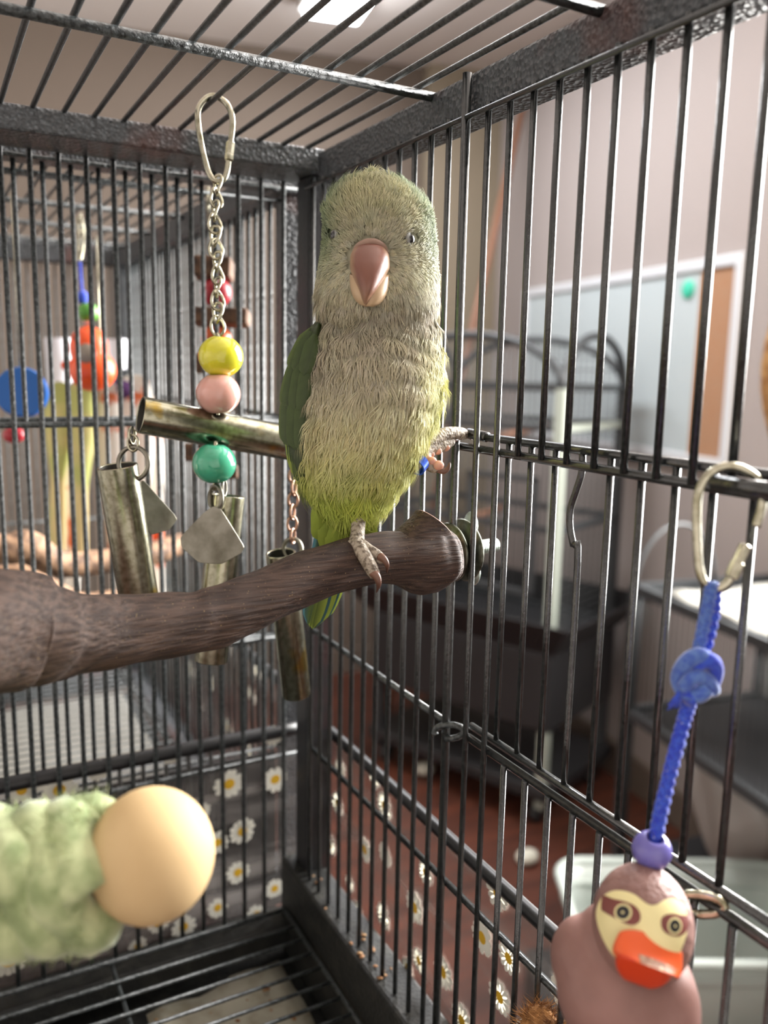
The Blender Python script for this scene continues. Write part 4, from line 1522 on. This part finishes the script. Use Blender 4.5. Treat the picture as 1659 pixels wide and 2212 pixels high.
braid(dk, [at(1538, 1258, 211), at(1528, 1310, 211.5), at(1516, 1370, 212), at(1502, 1440, 212.5)], 1.75, 6, 'rope_grey', 3.2)
braid(dk, [at(1546, 1262, 212), at(1543, 1320, 212.5), at(1530, 1380, 213), at(1512, 1440, 213)], 1.6, 6, 'rope_blue', 3.2)
braid(dk, [at(1494, 1500, 213), at(1476, 1560, 213.5), at(1452, 1650, 214), at(1430, 1740, 214.5), at(1412, 1830, 215)], 1.95, 6, 'rope_blue', 6)
kn = None
for path, R_, mt in (([(1532, 1432), (1512, 1416), (1484, 1430), (1466, 1462), (1478, 1494), (1506, 1502), (1528, 1486)], 2.1, 'rope_grey'),
                     ([(1500, 1440), (1526, 1424), (1545, 1440), (1538, 1474), (1512, 1492), (1486, 1512)], 2.0, 'rope_blue'),
                     ([(1476, 1486), (1500, 1462), (1530, 1470), (1540, 1492)], 1.9, 'rope_grey')):
    pts = [at(x, y, 211.5 - 2.2 * math.sin(i * 1.4)) for i, (x, y) in enumerate(path)]
    if kn is None:
        kn = G().tube(pts, R_, 10, smooth=6).obj('knot', mt, dk)
    else:
        G().tube(pts, R_, 10, smooth=6).obj('knot_turn', mt, kn)
for k in range(16):
    a = at(1470 + random.uniform(-6, 6), 1498 + random.uniform(-6, 6), 212)
    b = at(1440 + random.uniform(0, 22), 1522 + random.uniform(-6, 12), 211 + random.uniform(-1.5, 1.5))
    G().tube([a, (a + b) / 2 + rng.normal(0, 0.4, 3), b], [0.32, 0.26, 0.12], 5, smooth=3).obj('frayed_thread', 'rope_blue', kn)
bead('bead', dk, at(1408, 1836, 215), UP * 1.0 + RIGHT * 0.05 - FWD * 0.32, 4.95, 'bead_purple', 0.42)

CA = np.array([RIGHT, DOWN, FWD])
k_ = DD / F_PX
bd = G().ell(at(1352, 2140, DD + 3), CA, (151 * k_, 138 * k_, 16), 30, 18)
bd.ell(at(1420, 2170, DD - 3), CA, (86 * k_, 122 * k_, 12.5), 26, 16)
bd.ell(at(1262, 2070, DD + 6), CA, (74 * k_, 92 * k_, 10), 24, 14)
bd.ell(at(1335, 2030, DD + 4), CA, (92 * k_, 80 * k_, 11.5), 24, 14)
bo = bd.obj('body', 'rubber_plain', dk)
rmh = bo.modifiers.new('fuse', 'REMESH')
rmh.mode = 'VOXEL'
rmh.voxel_size = 0.0007
rmh.use_smooth_shade = True
smm = bo.modifiers.new('soft', 'SMOOTH')
smm.factor = 0.6
smm.iterations = 14
HC = at(1388, 1996, DD - 3)
HA, HB, HD = 104 * k_, 124 * k_, 13.2
G().ell(HC, CA, (HA, HB, HD), 40, 26).obj('head', 'rubber_brown', dk)


def on_head(pts, off):
    """where the line of sight to each outline point meets the head, lifted by off"""
    out = []
    rad_ = np.array([HA, HB, HD])
    o_ = (CA @ (CAM - HC)) / rad_
    for x, y in pts:
        d_ = at(x, y, 1.0) - CAM
        d_ = (CA @ d_) / rad_
        A_, B_, C_ = d_ @ d_, 2 * (o_ @ d_), o_ @ o_ - 1
        disc = max(B_ * B_ - 4 * A_ * C_, 0.0)
        t_ = (-B_ - math.sqrt(disc)) / (2 * A_)
        q = o_ + d_ * t_
        q /= np.linalg.norm(q)
        n = q / rad_
        out.append(HC + ((q * rad_) @ CA) + (n / np.linalg.norm(n) * off) @ CA)
    return out


def decal(name, outline, mt, parent, off, rings=8, sm=4):
    o2 = np.array([(1150 + x / 4.1475, 1750 + y / 4.1475) for x, y in outline])
    v_, f_ = fan(smooth2(o2, sm), rings)
    return G().add(on_head(v_, off), f_).obj(name, mt, parent)


mask = decal('face_mask', [(575, 960), (590, 850), (640, 770), (720, 725), (820, 725), (920, 760), (1005, 825), (1060, 852), (1115, 845), (1180, 808), (1260, 792), (1330, 830), (1372, 900),
                           (1385, 1000), (1383, 1090), (1350, 1200), (1300, 1300), (1180, 1390), (1020, 1420), (880, 1400), (780, 1345), (700, 1270), (620, 1120)], 'mask_cream', dk, 0.12, 10)
decal('eye_patch', [(640, 772), (720, 795), (830, 820), (920, 860), (965, 920), (965, 990), (915, 1028), (840, 1018), (740, 965), (650, 915), (622, 880)], 'mask_brown', mask, 0.24)
decal('eye_patch', [(1150, 1030), (1155, 970), (1195, 938), (1260, 930), (1335, 943), (1385, 955), (1388, 1055), (1350, 1108), (1290, 1130), (1215, 1112), (1170, 1078)], 'mask_brown', mask, 0.24)
for cx, cy, rx, ry in ((818, 918, 78, 78), (1268, 1036, 62, 76)):
    cir = lambda s: [(cx + rx * s * math.cos(t), cy + ry * s * math.sin(t)) for t in np.linspace(0, 2 * math.pi, 14, endpoint=False)]
    e_ = decal('eye', cir(1.0), 'mask_cream', mask, 0.34, 4, 2)
    decal('pupil', cir(0.76), 'pupil', mask, 0.44, 4, 2)
    decal('eye_glint', [(x, y) for x, y in cir(0.15)], 'mask_cream', mask, 0.52, 2, 2)
# orange bill, two flaring lips
bc_ = at(1396, 2066, DD - 13.5)
tc_ = -(CAM - bc_) / np.linalg.norm(CAM - bc_)
ct, st = math.cos(math.radians(20)), math.sin(math.radians(20))
B1 = RIGHT * ct + DOWN * st
B2 = DOWN * ct - RIGHT * st
up_o = []
for i in range(13):
    t = i / 12                                # along the bill: root -> lip
    rw = []
    for k in range(25):
        a_ = math.pi * k / 24
        hw = (66 + 7 * math.sin(math.pi * t)) * k_ * (1 - 0.16 * t)
        y_ = (-30 + 46 * t + 10 * math.sin(math.pi * t)) * k_
        x_ = -math.cos(a_) * hw
        arch = math.sin(a_)
        fw = (1.0 + 6.4 * t) * arch ** 0.8 + 0.8
        rw.append(bc_ + B1 * (x_ + 3 * t * arch * k_ * 6 + 13 * k_ * t * max(0.0, x_ / hw + 0.2)) + B2 * (y_ - (26 * (1 - t) + 6 * t) * arch * k_ * 0.8 + 5 * k_) - tc_ * fw)
    up_o.append(rw)
ub = G().grid(up_o).obj('upper_bill', 'bill_orange', dk, solid=0.5)
lw = []
for i in range(13):
    t = i / 12
    rw = []
    for k in range(25):
        a_ = math.pi * k / 24
        hw = 58 * k_ * math.sqrt(max(0.02, 1 - (t * 0.92) ** 2.2))
        rw.append(bc_ + B1 * (-math.cos(a_) * hw + 2 * k_) + B2 * ((14 + 44 * t) * k_) - tc_ * ((6.4 * (1 - t) ** 0.7 + 0.6) * math.sin(a_) ** 0.7 + 0.3))
    lw.append(rw)
G().grid(lw).obj('lower_bill', 'bill_dark', dk, solid=0.5)
wr = G().grid([[q - tc_ * 0.40 - B2 * 0.05 for q in up_o[i][9:21]] for i in (7, 8, 9, 10, 11, 12)]).obj('worn_patch', 'bill_worn', ub)

# ------------------------------------------------------------------ wooden ball on the end of a fuzzy green rope perch, close to the lens
DE = 192.0
rp = thing('rope_perch', 'fuzzy green rope perch with a round pale wooden end ball in the foreground', 'perch', at(330, 1845, DE))
ke = DE / F_PX
ax = RIGHT * 0.97 - DOWN * 0.12 - FWD * 0.2
ax /= np.linalg.norm(ax)
bx = np.cross(ax, FWD)
bx /= np.linalg.norm(bx)
G().ell(at(328, 1846, DE), [ax, bx, np.cross(ax, bx)], (133 * ke, 142 * ke, 139 * ke), 40, 26).obj('end_ball', 'wood_ball', rp)
core_pts = [at(205, 1880, DE), at(120, 1892, DE - 1), at(0, 1905, DE - 3), at(-200, 1930, DE - 8), at(-420, 1960, DE - 14)]
rope = G().tube(core_pts, [11.5, 13.5, 14, 14, 14], 16, smooth=6).obj('rope', 'rope_green', rp)
P0, _ = spline(np.array(core_pts), np.ones(5), 12)
tt_ = np.gradient(P0, axis=0)
tt_ /= np.linalg.norm(tt_, axis=1)[:, None]
for s in range(4):
    pts = []
    for i in range(len(P0)):
        u = np.cross(tt_[i], FWD)
        u /= np.linalg.norm(u)
        w = np.cross(tt_[i], u)
        a_ = 2 * math.pi * (1.5 * i / len(P0) + s / 4)
        pts.append(P0[i] + 10.5 * (math.cos(a_) * u + math.sin(a_) * w))
    G().tube(pts, 6.4 + np.sin(np.arange(len(pts)) * 0.9 + s) * 0.8, 10).obj('strand', 'rope_green', rope)
fv, ff = [], []
for k in range(2600):
    i = random.randrange(0, int(len(P0) * 0.62))
    u = np.cross(tt_[i], FWD)
    u /= np.linalg.norm(u)
    w = np.cross(tt_[i], u)
    a_ = random.random() * 2 * math.pi
    rd = math.cos(a_) * u + math.sin(a_) * w
    p0 = P0[i] + rd * random.uniform(12, 15.8)
    d = rd * random.uniform(0.3, 1) + tt_[i] * random.gauss(0, 0.8) + np.cross(rd, tt_[i]) * random.gauss(0, 0.7)
    d /= np.linalg.norm(d)
    L = random.uniform(2, 5.5)
    sd = np.cross(d, rng.normal(size=3))
    sd /= np.linalg.norm(sd)
    n_ = len(fv)
    fv += [p0 - sd * 0.22, p0 + sd * 0.22, p0 + d * L]
    ff.append((n_, n_ + 1, n_ + 2))
for k in range(240):                            # a tuft sticking up beside the ball
    p0 = at(185 + random.uniform(-45, 40), 1775 + random.uniform(-20, 30), DE + random.uniform(-4, 6))
    d = -DOWN * random.uniform(0.4, 1.1) + RIGHT * random.gauss(0.1, 0.5) + FWD * random.gauss(0, 0.4)
    L = random.uniform(3, 7.5)
    d /= np.linalg.norm(d)
    sd = np.cross(d, rng.normal(size=3))
    sd /= np.linalg.norm(sd)
    n_ = len(fv)
    fv += [p0 - sd * 0.3, p0 + sd * 0.3, p0 + d * L]
    ff.append((n_, n_ + 1, n_ + 2))
fz = G().add(fv, ff).obj('fuzz', 'rope_green', rp, smooth=False)
fz['kind'] = 'stuff'

# brown coconut-fibre toy below the duck
ft = thing('fibre_toy', 'bundle of brown coconut fibre tied to the bars beside the duck toy', 'bird toy', at(1160, 2260, 296))
fc_ = at(1166, 2262, 296)
G().ell(fc_, CA, (8, 14.5, 6), 18, 12).obj('bundle', 'fibre_brown', ft)
fv, ff = [], []
for k in range(1500):
    ph, cz = random.random() * 2 * math.pi, random.uniform(-1, 1)
    sn = math.sqrt(1 - cz * cz)
    q = np.array([sn * math.cos(ph) * 8, cz * 14.5, sn * math.sin(ph) * 6]) @ CA
    p0 = fc_ + q
    d = q / np.linalg.norm(q) * 0.4 + RIGHT * random.uniform(-0.8, 1.0) + DOWN * random.gauss(0, 0.3)
    d /= np.linalg.norm(d)
    sd = np.cross(d, rng.normal(size=3))
    sd /= np.linalg.norm(sd)
    L = random.uniform(2, 7)
    n_ = len(fv)
    fv += [p0 - sd * 0.16, p0 + sd * 0.16, p0 + d * L]
    ff.append((n_, n_ + 1, n_ + 2))
fz = G().add(fv, ff).obj('fibres', 'fibre_brown', ft, smooth=False)
fz['kind'] = 'stuff'
tq = onx(0.5, 1160, 2240)
G().tube([fc_, (fc_ + tq) / 2, tq], 0.6, 6).obj('tie_wire', 'wire', ft)

# ------------------------------------------------------------------ toys and perches in the second cage
DO = 620.0
ko = DO / F_PX
od = thing('rubber_duck', 'bright orange rubber duck hanging on a blue cord in the second cage', 'bird toy', at(195, 680, DO))
bd = G().ell(at(200, 800, DO), CA, (50 * ko, 46 * ko, 15), 26, 16)
bd.ell(at(192, 752, DO - 1), CA, (41 * ko, 48 * ko, 13), 26, 16)
bd.ell(at(146, 790, DO), CA, (16 * ko, 12 * ko, 5), 14, 8)
bo = bd.obj('body', 'duck_orange', od)
r_ = bo.modifiers.new('fuse', 'REMESH')
r_.mode = 'VOXEL'
r_.voxel_size = 0.0011
r_.use_smooth_shade = True
s_ = bo.modifiers.new('soft', 'SMOOTH')
s_.iterations = 8
G().lathe([(0, 1.2), (6.6, 0.8), (7.0, 0), (6.4, -2)], at(186, 763, DO - 14.6), -FWD, 20).obj('bill', 'duck_patch', od)
G().lathe([(0, 0.6), (1.6, 0.3), (1.8, -1)], at(163, 730, DO - 12.0), -FWD - RIGHT * 0.5, 12).obj('eye', 'pupil', od)
bead('bead', od, at(191, 675, DO), UP, 7.6, 'bead_lime')
G().tube([at(190, 700, DO), at(190, 690, DO)], [3.2, 3.0], 10).obj('collar', 'bead_pink', od)
G().tube([at(183, 655, DO), at(178, 640, DO), at(174, 600, DO), at(172, 565, DO)], 1.2, 8, smooth=4).obj('cord', 'rope_blue', od)
G().ell(at(178, 642, DO), CA, (4.2, 5.2, 4), 12, 8).obj('knot', 'rope_blue', od)
hk = [(172, 565), (178, 540), (180, 500), (176, 476), (170, 470), (168, 480), (170, 510), (168, 545)]
G().tube([at(x, y, DO) for x, y in hk], 1.1, 8, smooth=4, closed=True).obj('carabiner', 'nickel', od)
rod(od, at(174, 476, DO), np.array([at(174, 476, DO)[0], at(174, 476, DO)[1], 1456.0]), 0.8, 'hanging_wire', 'nickel')

bl = thing('blue_cap', 'round blue plastic cap hanging at the left edge in the second cage', 'cap', at(45, 845, 560))
axb_ = -FWD + RIGHT * 0.25
G().lathe([(0, 0), (15.6, 0), (16.4, 0.6), (16.6, 2), (15.2, 2.6), (15.2, 7), (16.6, 7.6), (16.4, 9), (0, 9)], at(45, 846, 560), -axb_, 40).obj('disc', 'plastic_blue', bl, autosharp=35)
rod(bl, at(45, 800, 562), np.array([at(45, 800, 562)[0], at(45, 800, 562)[1], 1456.0]), 0.7, 'hanging_wire', 'nickel')
G().ell(at(30, 940, 566), CA, (7.5, 5.5, 5), 16, 10).obj('red_bead', 'bead_red', bl)
rod(bl, at(38, 895, 566), at(32, 925, 566), 0.7, 'lower_wire', 'nickel')

# bundled cloth strips hung from the far side
cl = thing('cloth_bundle', 'bundle of white and green cloth strips with orange print in the second cage', 'bird toy', at(220, 850, 760))
strips = [(128, 70, 850, 1190, 'cloth_green', 742), (178, 66, 845, 1240, 'cloth_green', 735), (232, 70, 850, 1300, 'cloth_white', 745), (290, 78, 835, 1310, 'cloth_white', 752),
          (160, 62, 900, 1300, 'cloth_white', 764), (325, 50, 880, 1290, 'cloth_white', 766)]
for cx, w, y0, y1, mt, dp in strips:
    rws = []
    for i in range(15):
        t = i / 14
        rw = []
        for k in range(16):
            a_ = 2 * math.pi * k / 16
            ww = w / 2 * (0.62 + 0.38 * math.sin(math.pi * min(1, t * 1.6 + 0.15)) + 0.10 * math.sin(6 * t + cx)) * (1 - 0.3 * t)
            rw.append(at(cx + 22 * t * (1 if cx > 200 else -0.2) + ww * math.cos(a_), y0 + (y1 - y0) * t - 26 * math.sin(a_) * (t < 0.03), dp - 7 * math.sin(a_)))
        rws.append(rw)
    g = G().grid(rws, closed_u=True)
    g.f.append(tuple(range(16)))
    g.mi.append(0)
    g.obj('cloth_strip', mt, cl)
for px, py in ((205, 852), (262, 842), (150, 848)):
    G().ell(at(px, py, 748), CA, (13, 9, 8), 14, 8).obj('purple_tie', 'cloth_purple', cl)
rod(cl, at(222, 850, 755), np.array([at(222, 850, 755)[0], at(222, 850, 755)[1], 1456.0]), 1.0, 'hanging_wire', 'nickel')
for k, (px, py, w, h, lb) in enumerate(((130, 785, 58, 105, 'tall white plastic cup behind the orange rubber duck, left one'), (255, 765, 40, 62, 'small white plastic cup behind the orange rubber duck, right one'))):
    dp = 800
    kk = dp / F_PX
    c = at(px, py + h / 2, dp)
    cup = thing('plastic_cup', lb, 'cup', c, 'white cups in the second cage')
    G().lathe([(0, 0), (w * kk * 0.42, 0), (w * kk * 0.5, h * kk), (w * kk * 0.47, h * kk), (w * kk * 0.40, 2)], c, UP, 24).obj('cup', 'plastic_white', cup, autosharp=40)
    rod(cup, c + UP * h * kk * 0.7, np.array([c[0], YF, c[2] + h * kk * 0.7]), 1.0, 'hook', 'nickel')

g = G().tube([at(-160, 1150, 540), at(0, 1185, 560), at(60, 1182, 572), at(130, 1218, 590), at(230, 1212, 615), at(330, 1195, 640), at(400, 1172, 665), at(520, 1150, 700)],
             [11, 10, 11.5, 9.5, 9, 9, 8, 7], 16, smooth=6)
tag(g.obj('branch_perch', 'branch_light'), 'light tan branch perch crossing the second cage behind the steel chimes', 'perch')
g = G().tube([at(-120, 1290, 640), at(20, 1240, 655), at(90, 1262, 665), at(170, 1300, 690), at(260, 1290, 720)], [9, 8, 8.5, 8, 7], 14, smooth=6)
tag(g.obj('branch_perch', 'branch_light'), 'lower thin branch perch at the left edge of the second cage', 'perch')

wt = thing('wood_block_toy', 'toy of dark wood slabs with red and orange beads near the cage corner', 'bird toy', at(466, 560, 520))
kw = 520 / F_PX
G().tube([at(450, 470, 520), at(462, 560, 520), at(468, 700, 520), at(466, 1010, 520)], 0.9, 8, smooth=4).obj('core_wire', 'nickel', wt)
rod(wt, at(450, 470, 520), np.array([at(450, 470, 520)[0], at(450, 470, 520)[1], 1456.0]), 0.9, 'hanging_wire', 'nickel')
for cx, cy, hx, hy, rot in ((462, 581, 40, 22, 0.05), (478, 686, 60, 17, 0.03), (440, 785, 22, 18, 0.0), (455, 905, 40, 16, -0.05), (430, 978, 34, 18, 0.03), (488, 1020, 30, 14, 0)):
    u = RIGHT * math.cos(rot) + DOWN * math.sin(rot)
    v_ = np.cross(FWD, u)
    G().box((-hx * kw, -hy * kw, -8), (hx * kw, hy * kw, 8), frame=(at(cx, cy, 520), np.array([u, v_, FWD]))).obj('wood_slab', 'wood_block', wt, smooth=False, bevel=1.5)
bead('bead', wt, at(467, 632, 520), UP, 9.4, 'bead_red')
bead('bead', wt, at(468, 733, 520), UP, 9.2, 'bead_orange')
bead('bead', wt, at(468, 840, 520), UP, 9.0, 'bead_lime')
